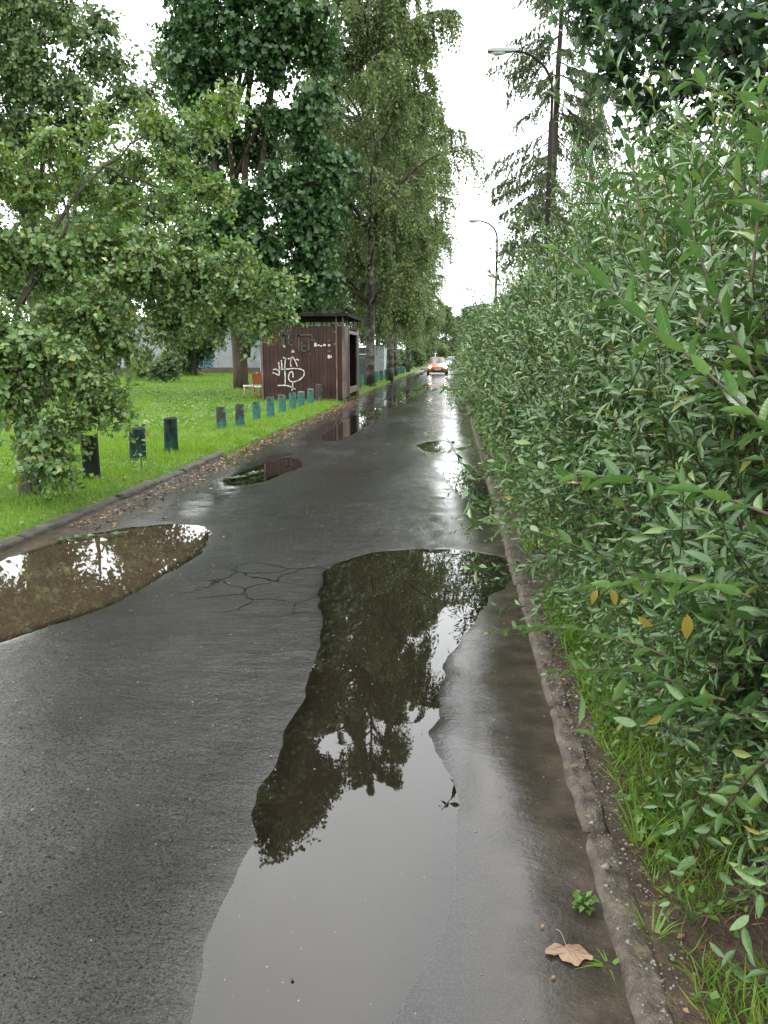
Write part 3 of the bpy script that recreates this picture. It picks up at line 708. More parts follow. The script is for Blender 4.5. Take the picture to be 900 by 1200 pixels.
# --- weeping birches along the lane
def birch(name, seed, height, crown_r, n_limb, n_str, label, group, z_low=.16):
    rg = np.random.default_rng(seed)
    t = empty(name, (0, 0, 0), label=label, cat="tree", group=group)
    lean = rg.normal(0, .25, 2)
    tp = np.array([(0, 0, -.1), (lean[0] * .2, lean[1] * .2, height * .3), (lean[0], lean[1], height * .65), (lean[0] * 1.4, lean[1] * 1.4, height * .98)])
    V, Fs = polytube(tp, [.24, .19, .12, .02], 18, .02, 9)
    link("trunk", np_mesh("trunk", V, Fs, M["birch_bark"]), t)
    zz = height * rg.uniform(z_low, .97, n_limb) ; zz.sort()
    prof = lambda f: crown_r * np.clip(1.0 - np.abs(f - .42) ** 1.6 * 2.0, .12, 1) 
    az = np.arange(n_limb) * 2.4 + rg.normal(0, .4, n_limb)
    A = np.column_stack([np.interp(zz / height, [0, .3, .65, .98], tp[:, 0]), np.interp(zz / height, [0, .3, .65, .98], tp[:, 1]), zz])
    rr_ = prof(zz / height) * rg.uniform(.55, 1.1, n_limb)
    B = A + np.column_stack([np.cos(az) * rr_, np.sin(az) * rr_, rr_ * rg.uniform(.15, .75, n_limb)])
    B[:, 2] = np.minimum(B[:, 2], height * 1.02)
    br = curves(A, B, np.column_stack([np.zeros((n_limb, 2)), .22 * rr_]), 9)
    bv, bf = tubes(br, np.linspace(1, .12, 9)[None] * (.022 * rr_ + .012)[:, None], 4)
    # side twigs on the limbs, then hanging strands
    per = 14; nk = n_str // per; n_str = nk * per                 # strands hang in tresses
    li = np.repeat(rg.integers(0, n_limb, nk), per); u = np.clip(np.repeat(rg.uniform(.08, 1, nk) ** .85, per) + rg.normal(0, .03, n_str), .15, 1)
    f = u * 8; i0 = np.minimum(f.astype(int), 7); fr = (f - i0)[:, None]
    s0 = br[li, i0] * (1 - fr) + br[li, i0 + 1] * fr
    outd = nrm(np.column_stack([np.cos(az[li]), np.sin(az[li]), np.zeros(n_str)]) * .5 + (np.repeat(rg.normal(0, .7, (nk, 3)), per, 0) + rg.normal(0, .35, (n_str, 3))) * np.array([1, 1, .3]))
    reach = rr_[li] * np.repeat(rg.uniform(.06, .34, nk), per) * rg.uniform(.6, 1.3, n_str); hang = rg.uniform(.5, 2.3, n_str) * (.5 + .5 * rr_[li] / crown_r)
    k = 15; tt = np.linspace(0, 1, k)[None, :, None]
    P = s0[:, None] + outd[:, None] * (reach[:, None, None] * (1 - (1 - tt) ** 2.2)) - UP * (hang[:, None, None] * tt ** 1.7)
    P += rg.normal(0, .03, P.shape) * np.array([1, 1, 0])
    lv, lf = path_leaves(P, rg, LEAF2, np.full(n_str, .17), .62, ang=60, up=.2, jit=.5, skip=1, droop=.55, taper=False, dens=.9)
    sv, sf = tubes(P[:, ::3], np.full((n_str, 5), .007), 3, cap=False)
    V, Fs, ix = join([(lv, lf, 0), (bv, bf, 1), (sv, sf, 1)])
    link("crown", np_mesh("crown", V, Fs, [M["birch"], M["brown_bark"]], ix), t, kind="stuff")
    return t
GB = "birches standing along the left side of the lane"
bA = birch("birch_tree", 21, 23, 4.9, 84, 6600, "tall weeping birch nearest behind the shed and maple", GB)
bA.location = (-4.1, 41, .05); bA.rotation_euler = (0, 0, .4)
bB = birch("birch_tree", 22, 22, 4.9, 78, 5600, "second weeping birch beyond the shed, long strands over the lane", GB, .10)
bB.location = (-3.9, 51, .05); bB.rotation_euler = (0, 0, 2.1)
dup(bA, (-4.4, 62, .05), 2.6, .95, "third weeping birch along the lane, beside the grey metal container", GB)
dup(bB, (-4.2, 78, .05), 4.4, 1.0, "fourth weeping birch, its trunk just before the farthest low posts", GB)
dup(bA, (-5.2, 98, .05), 5.2, .9, "farthest weeping birch on the left, above the orange car", GB)
dup(bA, (-8.2, 56, .05), 1.2, .95, "weeping birch set back on the lawn behind the dark maple", GB)

# --- spruce beside the lamp
b0 = np.array([3.05, 27.5, .05])
t = empty("spruce_tree", b0, label="thin tall spruce with sparse drooping branches behind the near lamp", cat="tree")
limb(t, [(0, 0, -.1), (.05, 0, 6), (.12, 0, 12), (.15, 0, 19)], [.15, .115, .07, .015], M["bark"], "trunk", 18, .01, 9)
rg = np.random.default_rng(31)
zs_ = np.concatenate([np.arange(5.0, 18.6, .37)])
A, B, Bd = [], [], []
for z in zs_:
    for j in range(3):
        a = rg.uniform(0, 6.28); r = np.interp(z, [4, 7, 11, 14, 19], [1.3, 2.1, 2.0, 1.6, .25]) * rg.uniform(.45, 1.12)
        A.append((.1, 0, z)); B.append((.1 + math.cos(a) * r, math.sin(a) * r, z - r * rg.uniform(.25, .62))); Bd.append((0, 0, -.04 * r))
A, B, Bd = map(np.array, (A, B, Bd))
br = curves(A, B, Bd, 14)
bv, bf = tubes(br, np.linspace(1, .25, 14)[None] * np.full((len(A), 1), .02), 4)
st = br[:, 3:].reshape(-1, 3); dirs = np.repeat(nrm(B - A), 11, 0)
st = np.repeat(st, 5, 0); dirs = np.repeat(dirs, 5, 0); n = len(st)
side = nrm(np.cross(dirs, UP)) * rg.choice([-1, 1], (n, 1))
en = st + side * rg.uniform(.05, .32, (n, 1)) + dirs * rg.uniform(.0, .3, (n, 1)) - UP * rg.uniform(.08, .42, (n, 1))
P = curves(st, en, np.zeros((n, 3)), 8)
lv, lf = path_leaves(P, rg, TRI, np.full(n, .14), .36, ang=35, up=.1, jit=.3, skip=0, droop=.25, taper=False, dens=.9)
V, Fs, ix = join([(lv, lf, 0), (bv, bf, 1)])
link("crown", np_mesh("crown", V, Fs, [M["needle"], M["bark"]], ix), t, kind="stuff")

# --- narrow tree with hanging twigs to the right of the lamp
b0 = np.array([5.55, 36, .05])
t = empty("weeping_tree", b0, label="narrow pointed weeping green tree right of the spruce", cat="tree")
t.scale = (1, 1, 1.22)
limb(t, [(0, 0, -.1), (0, 0, 5), (.1, 0, 9.6)], [.14, .1, .02], M["bark"], "trunk", 14, .02, 8)
rg = np.random.default_rng(33); n = 1500
z = rg.uniform(2, 10.6, n); r = np.interp(z, [2, 6, 9, 10.6], [1.5, 1.25, .6, .12]) * rg.uniform(.25, 1, n); a = rg.uniform(0, 6.28, n)
s0 = np.column_stack([np.cos(a) * r, np.sin(a) * r, z]); e0 = s0 + np.column_stack([np.cos(a) * .2, np.sin(a) * .2, -rg.uniform(.4, 1.3, n)])
P = curves(s0, e0, np.column_stack([np.cos(a) * .12, np.sin(a) * .12, np.zeros(n)]), 13)
lv, lf = path_leaves(P, rg, LEAF2, np.full(n, .11), .5, ang=45, up=.1, jit=.4, skip=0, droop=.5, taper=False)
A = np.column_stack([np.zeros((60, 2)), np.linspace(1.8, 9.6, 60)]); sel = rg.integers(0, n, 60); B = A + np.column_stack([np.cos(a[sel]), np.sin(a[sel]), np.full(60, .6)]) * .8
bv, bf = tubes(curves(A, B, np.zeros((60, 3)), 4), np.full((60, 4), .014), 3)
V, Fs, ix = join([(lv, lf, 0), (bv, bf, 1)])
link("crown", np_mesh("crown", V, Fs, [M["birch"], M["bark"]], ix), t, kind="stuff")

# --- big-leaved underlit maple overhead at the right
rows = [(870, 40, 10, 1.0), (810, 30, 10.5, .8), (760, 60, 11, .65), (850, 110, 10.5, .9), (795, 110, 11, .55), (735, 20, 11, .45), (720, 70, 11.2, .3), (760, 120, 11.3, .3), (840, 180, 11, .7), (900, 150, 10.5, .8), (790, 165, 11.5, .35),
        (900, -40, 10, 1.1), (820, -50, 10.5, .9), (960, 60, 10, 1.1), (745, -30, 11, .5), (700, 20, 11.4, .2), (775, 215, 11.5, .28), (830, 240, 11.5, .5), (900, 240, 11, .7), (960, 180, 10.5, 1.0), (690, -10, 11.4, .25), (860, 300, 11.5, .7), (780, -120, 10.8, .9), (900, -150, 10.3, 1.2)]
simple_tree("maple_tree", (5.6, 11.6, .05), 9, .19, px_lobes(rows), M["underlit_maple"], M["bark"], "underlit dark maple reaching over the hedge at the upper right", 41, limbs=12, clumps=clump_meshes("foliage", np.random.default_rng(41), M["underlit_maple"], MAPLE, .10, 1.05, .42, 19, 5, .6, 1.0, 3), r0=.42, dens=1.35)

# --- bushes and trees down the right side behind the hedge
rows = [(618, 240, 30, .6), (608, 268, 30, .5), (640, 255, 30, .7), (655, 285, 30, .8), (600, 290, 30, .4), (630, 290, 30, .7)]
simple_tree("small_tree", (3.4, 30.5, .05), 7, .1, px_lobes(rows), M["mixed"], M["bark"], "leafy young tree at the foot of the lamp above the hedge", 43, limbs=4, clumps=clump_meshes("foliage", np.random.default_rng(43), M["birch"], LEAF2, .11, .65, .5, 22, 9, .7, nvar=2), r0=.5, dens=2.0)
rg = np.random.default_rng(50)
def far_lobes(h, r, n, rg, z0=.25):
    out_ = []
    for i in range(n):
        f = rg.uniform(z0, 1); rr_ = r * math.sin(min(1, .25 + (1 - f) * 1.1) * 1.57)
        a = rg.uniform(0, 6.28)
        out_.append((math.cos(a) * rr_ * .6, math.sin(a) * rr_ * .6, h * f - r * .3, r * rg.uniform(.38, .6)))
    return out_
def far_tree(name, h, r, leafm, label, seed, L=.4, n=12, group=None, per=8, z0=.25):
    return simple_tree(name, (0, 0, 0), h, .02 * h, far_lobes(h, r, n, np.random.default_rng(seed), z0), leafm, M["bark"], label, seed, limbs=5, group=group, clumps=cl_by[leafm.name], r0=1.6, dens=2.2)
cl_by = {M[k_].name: clump_meshes("foliage", np.random.default_rng(60), M[k_], LEAF2, .36, .75, 1.6, 40, 8, .45, nvar=2) for k_ in ("mixed", "pale", "maple")}
GF = "trees closing the view at the far end of the lane"
fA = far_tree("far_tree", 13, 4.2, M["mixed"], "", 61, n=16); fB = far_tree("far_tree", 9, 3.4, M["pale"], "", 62, n=13, z0=.12); fC = far_tree("far_tree", 16, 4.6, M["maple"], "", 63, n=17)
pos = [(fA, -1.5, 185, 1.0, "broad green tree closing the end of the lane"), (fB, -3.4, 150, .8, "pale yellow green tree at the lane end above the orange car"), (fC, 4.5, 160, .75, "dark tree at the lane end right of the gap"),
       (fA, 7.0, 120, .65, "green tree behind the far end of the hedge"), (fB, -6.2, 118, .6, "pale bushy tree left of the cars under the birches"), (fB, 6.2, 92, .5, "pale tree showing just above the distant hedge"),
       (fC, -12, 130, .9, "dark tree far behind the grey container"), (fA, -14, 88, .85, "green tree behind the grey container"), (fC, -22, 96, 1.0, "dark tree beyond the far building"), (fA, -30, 88, 1.05, "green tree left of the far building"),
       (fB, -13, 68, .75, "pale tree between the shed and the far building"), (fC, -36, 76, .95, "dark tree at the far left behind the apple tree"), (fA, -20, 62, .62, "low green tree in front of the far building"), (fA, 3, 230, 1.2, "hazy green tree farthest down the lane"),
       (fC, -9, 215, 1.1, "dark tree farthest down the lane on the left"), (fA, 14, 190, 1.0, "green tree far down the lane on the right"), (fC, -27, 60, .7, "dark tree before the left end of the far building")]
seen = set()
for o, x, y, s, lab in pos:
    if id(o) in seen: dup(o, (x, y, 0), rg.uniform(0, 6.28), s, lab, GF)
    else:
        seen.add(id(o)); o.location = (x, y, 0); o.scale = (s,) * 3; o.rotation_euler = (0, 0, rg.uniform(0, 6.28)); o["label"] = lab; o["group"] = GF
# bushes below the birches
bu = simple_tree("bush", (0, 0, 0), 2.6, .05, [(0, 0, .9, .9), (.7, .2, .8, .7), (-.6, -.1, .9, .7), (.1, .3, 1.6, .7), (.2, -.5, .7, .6)], M["mixed"], M["bark"], "", 71, limbs=4, cat="bush", clumps=clump_meshes("foliage", np.random.default_rng(71), M["mixed"], LEAF2, .15, .7, .5, 30, 9, .4, nvar=2), r0=.5, dens=2.0)
GU = "bushes under the birches"
for i, (x, y, s, lab) in enumerate([(-6.0, 72, 1.2, "round bush beside the grey container"), (-5.4, 88, 1.3, "bush under the birches behind the low posts"), (-4.6, 104, 1.4, "leafy bush at the lane edge left of the orange car"), (-8.6, 46, .9, "bush behind the brown shed"),
                                  (-17, 47, 1.0, "low bush on the lawn before the far building"), (-19.5, 50, 1.1, "second low bush on the lawn before the far building"), (-10.2, 58, 1.3, "bush between shed and grey container"), (-27, 60, 1.3, "bush before the left part of the far building"), (-30.5, 57, 1.5, "leftmost bush before the far building"), (-13.2, 60, .8, "small bush by the far building behind the red brown chair")]):
    if i == 0: bu.location = (x, y, 0); bu.scale = (s,) * 3; bu["label"] = lab; bu["group"] = GU
    else: dup(bu, (x, y, 0), i * 1.3, s, lab, GU)

# ------------------------------------------------------------------ the hedge
hedge = empty("hedge", (1.5, 8, 0), label="tall unclipped hedge of narrow grey green leaves overhanging the right kerb", cat="hedge")
HB = np.array([1.5, 8, 0])
# outline of the hedge seen from along the lane: (x, z) from its foot over the face to the back
PROF = np.array([(.95, .14), (.74, .45), (.58, .85), (.50, 1.25), (.56, 1.65), (.72, 2.0), (1.02, 2.32), (1.5, 2.6), (2.1, 2.72), (2.8, 2.7), (3.2, 2.3)])
PD = np.concatenate([[0], np.cumsum(np.hypot(*np.diff(PROF, axis=0).T))]); PD /= PD[-1]
def on_profile(s, y):
    x = np.interp(s, PD, PROF[:, 0]); z = np.interp(s, PD, PROF[:, 1])
    yy = np.column_stack([y, s * 5])
    off = vnoise(yy, .8, 81) * .50 + vnoise(yy, .35, 82) * .22
    g = .01
    tx = np.interp(s + g, PD, PROF[:, 0]) - np.interp(s - g, PD, PROF[:, 0]); tz = np.interp(s + g, PD, PROF[:, 1]) - np.interp(s - g, PD, PROF[:, 1])
    nx, nz_ = -tz, tx; l = np.hypot(nx, nz_); nx, nz_ = nx / l, nz_ / l
    far = np.clip((y - 12) / 30, 0, 1)
    z = z * (1 - .15 * np.clip((5 - y) / 3.2, 0, 1) * np.clip((z - 1.2) / 1.2, 0, 1))
    back = np.clip((2.5 - y) / 1.0, 0, 1) * np.clip((1.05 - z) / .5, 0, 1) * .24      # the foot stands back from the kerb at the near end
    return np.column_stack([x + nx * off + back - far * .05, y, z + nz_ * off]), np.column_stack([nx, np.zeros(len(s)), nz_])
def hedge_zone(rg, n, y0, y1, T, L, k, lr, depth, wide=.34, smin=0., smax=1., near_bias=False):
    per = 6; nc = n // per; n = nc * per                                   # shoots stand in sprays that share a branch
    yc, sc = rg.uniform(y0, y1, nc), rg.uniform(smin, smax, nc)
    y = np.repeat(yc, per) + rg.normal(0, .09, n); s = np.clip(np.repeat(sc, per) + rg.normal(0, .028, n), 0, 1)
    tip, nn = on_profile(s, y)
    tip += nn * (np.repeat(rg.exponential(.11, nc) - rg.uniform(*depth, nc), per) + rg.normal(0, .05, n))[:, None]
    topness = np.clip((s - .45) / .3, 0, 1)
    dirn = nrm(nn * (1 - .55 * topness)[:, None] * .8 + UP * (.55 + .8 * topness)[:, None] + np.repeat(rg.normal(0, .30, (nc, 3)), per, 0) + rg.normal(0, .17, (n, 3)) - np.array([0, .18, 0]))
    low = s < .22
    dirn[low] = nrm(nn[low] + rg.normal(0, .3, (low.sum(), 3)) + UP * .02)
    ln = rg.uniform(*lr, n)
    tip += UP * (topness * rg.exponential(.13, n))[:, None]
    base_ = tip - dirn * ln[:, None]
    bend = np.column_stack([rg.normal(0, .04, n), rg.normal(0, .04, n), rg.uniform(.0, .10, n)]) * ln[:, None] * 1.6
    P = curves(base_, tip, bend, k)
    ok = np.min(np.linalg.norm(P - EYEP, axis=2), 1) > 1.42          # nothing grows right in front of the lens
    ok &= ~((P[:, -1, 0] < .50) & (P[:, -1, 1] < 4))
    P = P[ok]; n = len(P)
    lv, lf = path_leaves(P, rg, T, np.full(n, L) * rg.uniform(.8, 1.15, n), wide, ang=52, up=.75, jit=.28, skip=1)
    kk = max(2, k // 5)
    idx = np.unique(np.linspace(0, k - 1, kk + 1).astype(int))
    tv, tf = tubes(P[:, idx], np.linspace(1, .4, len(idx))[None] * np.full((n, 1), .0021 * max(1, L / .06)), 3, cap=False)
    return join([(lv, lf, 0), (tv, tf, 1)])
rgh = np.random.default_rng(90)
zones = [((1700, .9, 3.4, LANCE8, .076, 19, (.36, .68), (-.05, .16), .29), [0]),
         ((700, .9, 3.4, LEAF4, .072, 16, (.35, .6), (.2, .5), .32), [0]),
         ((420, 1.7, 4.2, LANCE8, .064, 17, (.40, .62), (-.12, .10), .31, 0., .16), [0]),
         ((2300, 3.4, 7.4, LEAF4, .075, 19, (.38, .72), (-.05, .22), .30), [0]),
         ((700, 3.4, 7.4, LEAF2, .08, 15, (.35, .6), (.25, .55), .34), [0]),
         ((2200, 7.4, 12.4, LEAF2, .082, 18, (.42, .8), (-.04, .32), .33), [0, 5]),
         ((1900, 17.4, 27.4, LEAF2, .105, 16, (.5, .9), (-.03, .32), .36), [0, 10]),
         ((1700, 37.4, 57.4, LEAF2, .16, 14, (.5, .9), (-.03, .35), .40), [0, 20, 40])]
zones += [((900, .9, 7.4, LEAF2, .10, 12, (.4, .8), (.45, 1.0), .40), [0]),  # deep inner leaves added to block light from behind and darken gaps
          ((900, 7.4, 12.4, LEAF2, .12, 10, (.4, .8), (.4, .9), .40), [0, 5])]
for z_, offs in zones:
    V, Fs, ix = hedge_zone(rgh, *z_)
    me = np_mesh("foliage", V - HB, Fs, [M["hedge"], M["stem"]], ix)
    for dy in offs:
        o = link("foliage", me, hedge, kind="stuff"); o.location = (0, dy, 0)
def wands(rg, n, y0, y1, T, L, k, lr, wide):
    """long straight leafy shoots standing clear of the hedge face"""
    y = rg.uniform(y0, y1, n); s = rg.uniform(.36, .80, n)
    b_, nn = on_profile(s, y)
    b_ -= nn * rg.uniform(.10, .40, (n, 1)) + UP * rg.uniform(.1, .5, (n, 1))
    d = nrm(UP + np.column_stack([rg.normal(-.24, .20, n), rg.normal(-.12, .22, n), np.zeros(n)]))
    ln = rg.uniform(*lr, n) * np.clip(.45 + .12 * y, .5, 1)
    P = curves(b_, b_ + d * ln[:, None], np.column_stack([rg.normal(.03, .03, n), rg.normal(0, .03, n), np.zeros(n)]), k)
    P = P[np.min(np.linalg.norm(P - EYEP, axis=2), 1) > 1.35]; n = len(P)
    lv, lf = path_leaves(P, rg, T, np.full(n, L) * rg.uniform(.85, 1.15, n), wide, ang=42, up=.45, jit=.22, skip=1)
    idx = np.unique(np.linspace(0, k - 1, 7).astype(int))
    tv, tf = tubes(P[:, idx], np.linspace(1, .4, 7)[None] * np.full((n, 1), .0032 * max(1, L / .075)), 4, cap=False)
    return join([(lv, lf, 0), (tv, tf, 1)])
for w_ in ((150, 1.2, 7.4, LANCE8, .074, 44, (.8, 1.3), .28), (190, 7.4, 17, LEAF4, .085, 34, (.8, 1.4), .30), (260, 17, 45, LEAF2, .11, 24, (.8, 1.4), .34)):
    V, Fs, ix = wands(rgh, *w_)
    link("foliage", np_mesh("foliage", V - HB, Fs, [M["hedge"], M["stem"]], ix), hedge, kind="stuff")
# stems rising from the ground inside
n = 420
y = np.where(rgh.random(n) < .6, rgh.uniform(2.0, 9, n), rgh.uniform(9, 40, n))
A = np.column_stack([rgh.uniform(1.2, 2.3, n), y, np.full(n, .03)])
B = np.column_stack([A[:, 0] + np.clip(rgh.normal(-.1, .25, n), -.4, .5), y + rgh.normal(0, .3, n), rgh.uniform(1.0, 2.0, n)])
V, Fs = tubes(curves(A, B, rgh.normal(0, .06, (n, 3)), 6), np.linspace(1, .35, 6)[None] * rgh.uniform(.005, .011, (n, 1)), 5)
link("stems", np_mesh("stems", V - HB, Fs, M["stem"]), hedge, kind="stuff")
# single branches one can pick out, with every leaf on its own
def hero_leaf(fold, curl, wd):
    nx, half = 7, (0, .55, 1)
    v, f = [], []
    for i in range(nx):
        u = i / (nx - 1); wdt = wd * (math.sin(math.pi * u ** .82) ** .8) * .5 if 0 < u < 1 else 0.002
        for s in (-1, -.5, 0, .5, 1):
            v.append((u, s * wdt, fold * abs(s) * wdt * 2 * (1 - .3 * abs(s)) - curl * u * u))
    for i in range(nx - 1):
        for j in range(4):
            a = i * 5 + j; f.append((a, a + 5, a + 6, a + 1))
    return np.array(v), np.array(f)
hl = []
for fo, cu, wd in ((.25, .10, .34), (.4, .2, .32), (.15, .05, .37), (.3, .3, .33), (.1, -.08, .35)):
    v, f = hero_leaf(fo, cu, wd); hl.append(np_mesh("leaf", v, [f], M["hedge_hero"]))
hy = [np_mesh("yellow_leaf", *(lambda q: (q[0], [q[1]]))(hero_leaf(.45, .35, .38)), M["yellow_leaf"]), np_mesh("yellow_leaf", *(lambda q: (q[0], [q[1]]))(hero_leaf(.35, .25, .42)), M["yellow_leaf"])]
from mathutils import Matrix, Vector
def frame(P, D, N, s):
    D = nrm(D); N = nrm(N - D * (N @ D)); Y = np.cross(N, D)
    return Matrix(((D[0] * s, Y[0] * s, N[0] * s, P[0]), (D[1] * s, Y[1] * s, N[1] * s, P[1]), (D[2] * s, Y[2] * s, N[2] * s, P[2]), (0, 0, 0, 1)))
def hero_branch(a, b, bend, nl, L, r0=.0032, label=None, mesh_list=hl):
    rg = rgh
    A, B = at(*a), at(*b); P = curves(A[None], B[None], np.array(bend, float)[None], nl + 2)[0]
    V, Fs = tubes(P[None], np.linspace(r0, r0 * .35, nl + 2)[None], 6)
    br = link("branch", np_mesh("branch", V - HB, Fs, M["stem"]), hedge)
    if label: br["label"] = label
    T = nrm(np.gradient(P, axis=0))
    for i in range(1, nl + 2):
        tg = T[i]; U = nrm(np.cross(tg, UP)); W = np.cross(U, tg)
        ph = i * 2.4 + rg.normal(0, .3); hz = 1 - abs(tg[2])
        rad = nrm(U * math.cos(ph) + W * math.sin(ph) * (1 - .7 * hz))
        an = math.radians(50 + rg.normal(0, 9)) if i < nl + 1 else .15
        D = tg * math.cos(an) + rad * math.sin(an) + rg.normal(0, .1, 3)
        N = tg * math.sin(an) - rad * math.cos(an) + UP * .7 + rg.normal(0, .2, 3)
        s = L * rg.uniform(.75, 1.15) * (1 if i < nl * .75 else 1 - .5 * (i - nl * .75) / (nl * .25 + 1))
        o = link("leaf", mesh_list[int(rg.integers(len(mesh_list)))], br)
        o.matrix_basis = frame(P[i] - HB, D, N, s)
    return br
HBR = [((740, 600, 2.25), (580, 540, 2.5), (0, 0, .03), 20, .064), ((720, 660, 2.4), (572, 612, 2.65), (0, 0, .02), 18, .060), ((800, 778, 1.9), (572, 742, 2.3), (0, 0, .05), 28, .058),
       ((810, 805, 1.9), (640, 790, 2.15), (0, 0, .03), 20, .056), ((930, 530, 1.30), (648, 288, 1.75), (0, 0, .01), 30, .068), ((885, 440, 1.6), (790, 190, 1.85), (-.02, 0, 0), 26, .064),
       ((930, 615, 1.40), (660, 560, 1.8), (0, 0, .03), 26, .066), ((960, 980, 1.40), (858, 1128, 1.5), (-.02, 0, .03), 12, .062), ((900, 890, 1.5), (775, 1080, 1.95), (0, 0, .05), 18, .056),
       ((880, 330, 1.55), (888, 92, 1.65), (.01, 0, 0), 20, .060), ((760, 330, 2.0), (735, 150, 2.15), (0, 0, .01), 18, .058), ((590, 476, 6.3), (505, 457, 6.8), (0, 0, .06), 18, .085),
       ((880, 700, 1.45), (700, 690, 1.8), (0, 0, .03), 24, .060), ((850, 820, 1.65), (715, 880, 2.0), (0, 0, .05), 18, .056)]
for h_ in HBR: hero_branch(*h_)
yb = []
for x, y, Y, s, dx in ((700, 690, 1.95, .048, -.1), (716, 690, 1.9, .05, .1), (748, 722, 1.85, .05, .2), (806, 720, 1.65, .062, .0), (826, 808, 1.7, .05, .1), (775, 838, 1.75, .045, -.2), (745, 690, 1.9, .035, .3)):
    o = link("yellow_leaf", hy[len(yb) % 2], hedge, label="yellowed hedge leaf"); yb.append(o)
    o.matrix_basis = frame(at(x, y, Y) - HB, np.array([dx * 3, -.1, -1 + abs(dx) * 2.5]), np.array([.1 + rgh.normal(0, .4), -1, .3 + rgh.normal(0, .5)]), s * .9)

# ------------------------------------------------------------------ bollards
M["post_dark"] = rough_mat("charred wet wood", [(.35, (.006, .007, .006)), (.6, (.018, .022, .018)), (.8, (.010, .035, .030))], 6, .8, .12, .6, .015, (1, 1, .4))
M["post_mossy"] = rough_mat("dark green wet wood", [(.38, (.006, .008, .007)), (.5, (.012, .034, .029)), (.66, (.020, .066, .056))], 6, .8, .15, .6, .015, (1, 1, .4))
def green_post(name, chips):
    m, nt, b, out = mat(name)
    n = noise(nt, 5, 6, .65, stretch=(1, 1, .55)); n2 = noise(nt, 14, 4, .6)
    pr = ramp(nt, n2.outputs["Fac"], [(.3, (.016, .076, .064)), (.7, (.042, .140, .115))])
    wd = ramp(nt, n2.outputs["Fac"], [(.3, (.012, .012, .010)), (.7, (.06, .052, .04))])
    mk = ramp(nt, n.outputs["Fac"], [(chips - .03, 1), (chips + .03, 0)])
    mx = node(nt, "Mix", data_type='RGBA'); nt.links.new(mk.outputs[0], mx.inputs["Factor"]); nt.links.new(pr.outputs[0], mx.inputs["A"]); nt.links.new(wd.outputs[0], mx.inputs["B"])
    nt.links.new(mx.outputs["Result"], b.inputs["Base Color"]); b.inputs["Roughness"].default_value = .65; b.inputs["Specular IOR Level"].default_value = .2
    bump(nt, b, n.outputs["Fac"], .6, .012)
    return m
M["post"] = green_post("peeling green paint", .40)
M["post_chip"] = green_post("peeled green paint", .50)
M["post_half"] = green_post("mostly bare green paint", .55)
def log_mesh(r, h, mt, seed, top):
    rg = np.random.default_rng(seed); ns = 16
    bm = bmesh.new(); rows = []
    ph = rg.uniform(0, 6.28, 3)
    for z, s in ((-.15, 1.04), (0.02, 1.03), (h * .35, 1.0), (h * .7, .985), (h - .015, .98), (h, .93)):
        row = []
        for i in range(ns):
            a = i * 2 * math.pi / ns; rr_ = r * s * (1 + .03 * math.sin(2 * a + ph[0]) + .02 * math.sin(5 * a + ph[1]))
            row.append(bm.verts.new((rr_ * math.cos(a), rr_ * math.sin(a), z + (.012 * math.cos(a + ph[2]) if z > h * .9 else 0))))
        rows.append(row)
    for a, b_ in zip(rows[:-1], rows[1:]):
        for i in range(ns): bm.faces.new((a[i], a[(i + 1) % ns], b_[(i + 1) % ns], b_[i]))
    body = bm_mesh("post", bm, mt, smooth=True)
    bm = bmesh.new(); vs = []
    for i in range(ns):
        a = i * 2 * math.pi / ns; rr_ = r * .93 * (1 + .03 * math.sin(2 * a + ph[0]) + .02 * math.sin(5 * a + ph[1]))
        vs.append(bm.verts.new((rr_ * math.cos(a), rr_ * math.sin(a), h + .012 * math.cos(a + ph[2]))))
    c = bm.verts.new((0, 0, h + .004))
    for i in range(ns): bm.faces.new((vs[i], vs[(i + 1) % ns], c))
    return body, bm_mesh("cut_top", bm, top)
M["cut_wood"] = rough_mat("weathered cut wood", [(.35, (.05, .06, .05)), (.65, (.14, .15, .12))], 14, .7, .3, .5, .006)
GBo = "cut log bollards along the left verge"
BOL = [((108, 563), .57, .105, "post_dark", "nearest black log bollard beside the low branch of the apple tree"), ((162, 541), .50, .115, "post_mossy", "dark green bollard with a leafy sapling growing in front of it"), ((201, 530), .56, .105, "post_mossy", "dark green bollard standing just before the gap in the row"),
       ((260, 503), .48, .105, "post_chip", "first green bollard after the gap in the row"), ((281, 500), .50, .105, "post_chip", "green bollard with most peeling paint, second after the gap"), ((301, 493.5), .47, .10, "post", "green bollard third after the gap in the row"),
       ((317, 489.5), .53, .10, "post", "taller green bollard fourth after the gap"), ((331, 484), .50, .105, "post", "green bollard with a pale top, fifth after the gap"), ((343, 480), .50, .105, "post", "sixth green bollard after the gap, before the white scrawl"),
       ((353, 477), .47, .105, "post", "seventh green bollard after the gap, fourth from the shed corner"), ((364, 474), .50, .105, "post", "green bollard second nearest to the shed corner"), ((374, 471), .60, .105, "post_half", "brown and green bollard touching the shed wall")]
for i, ((px, py), h, r, mt, lab) in enumerate(BOL):
    p = gnd(px, py, .07)
    o = empty("bollard", (p[0], p[1], .06), 0, lab, "bollard", GBo)
    o.rotation_euler = (random.uniform(-.03, .03), random.uniform(-.03, .03), 0)
    a, b_ = log_mesh(r, h, M[mt], 100 + i, M["cut_wood"] if mt in ("post", "post_chip", "post_half") else M["post_dark"])
    link("log", a, o); link("cut_top", b_, o)
a, b_ = log_mesh(.11, .62, M["post"], 140, M["cut_wood"])
for i in range(24):
    y = 33.5 + i * 1.75
    o = empty("bollard", (-4.55 + .006 * i + random.uniform(-.08, .08), y, .05), random.uniform(0, 6), "small green bollard in the even row beyond the shed", "bollard", "green bollards in the row beyond the shed")
    link("log", a, o); link("cut_top", b_, o)

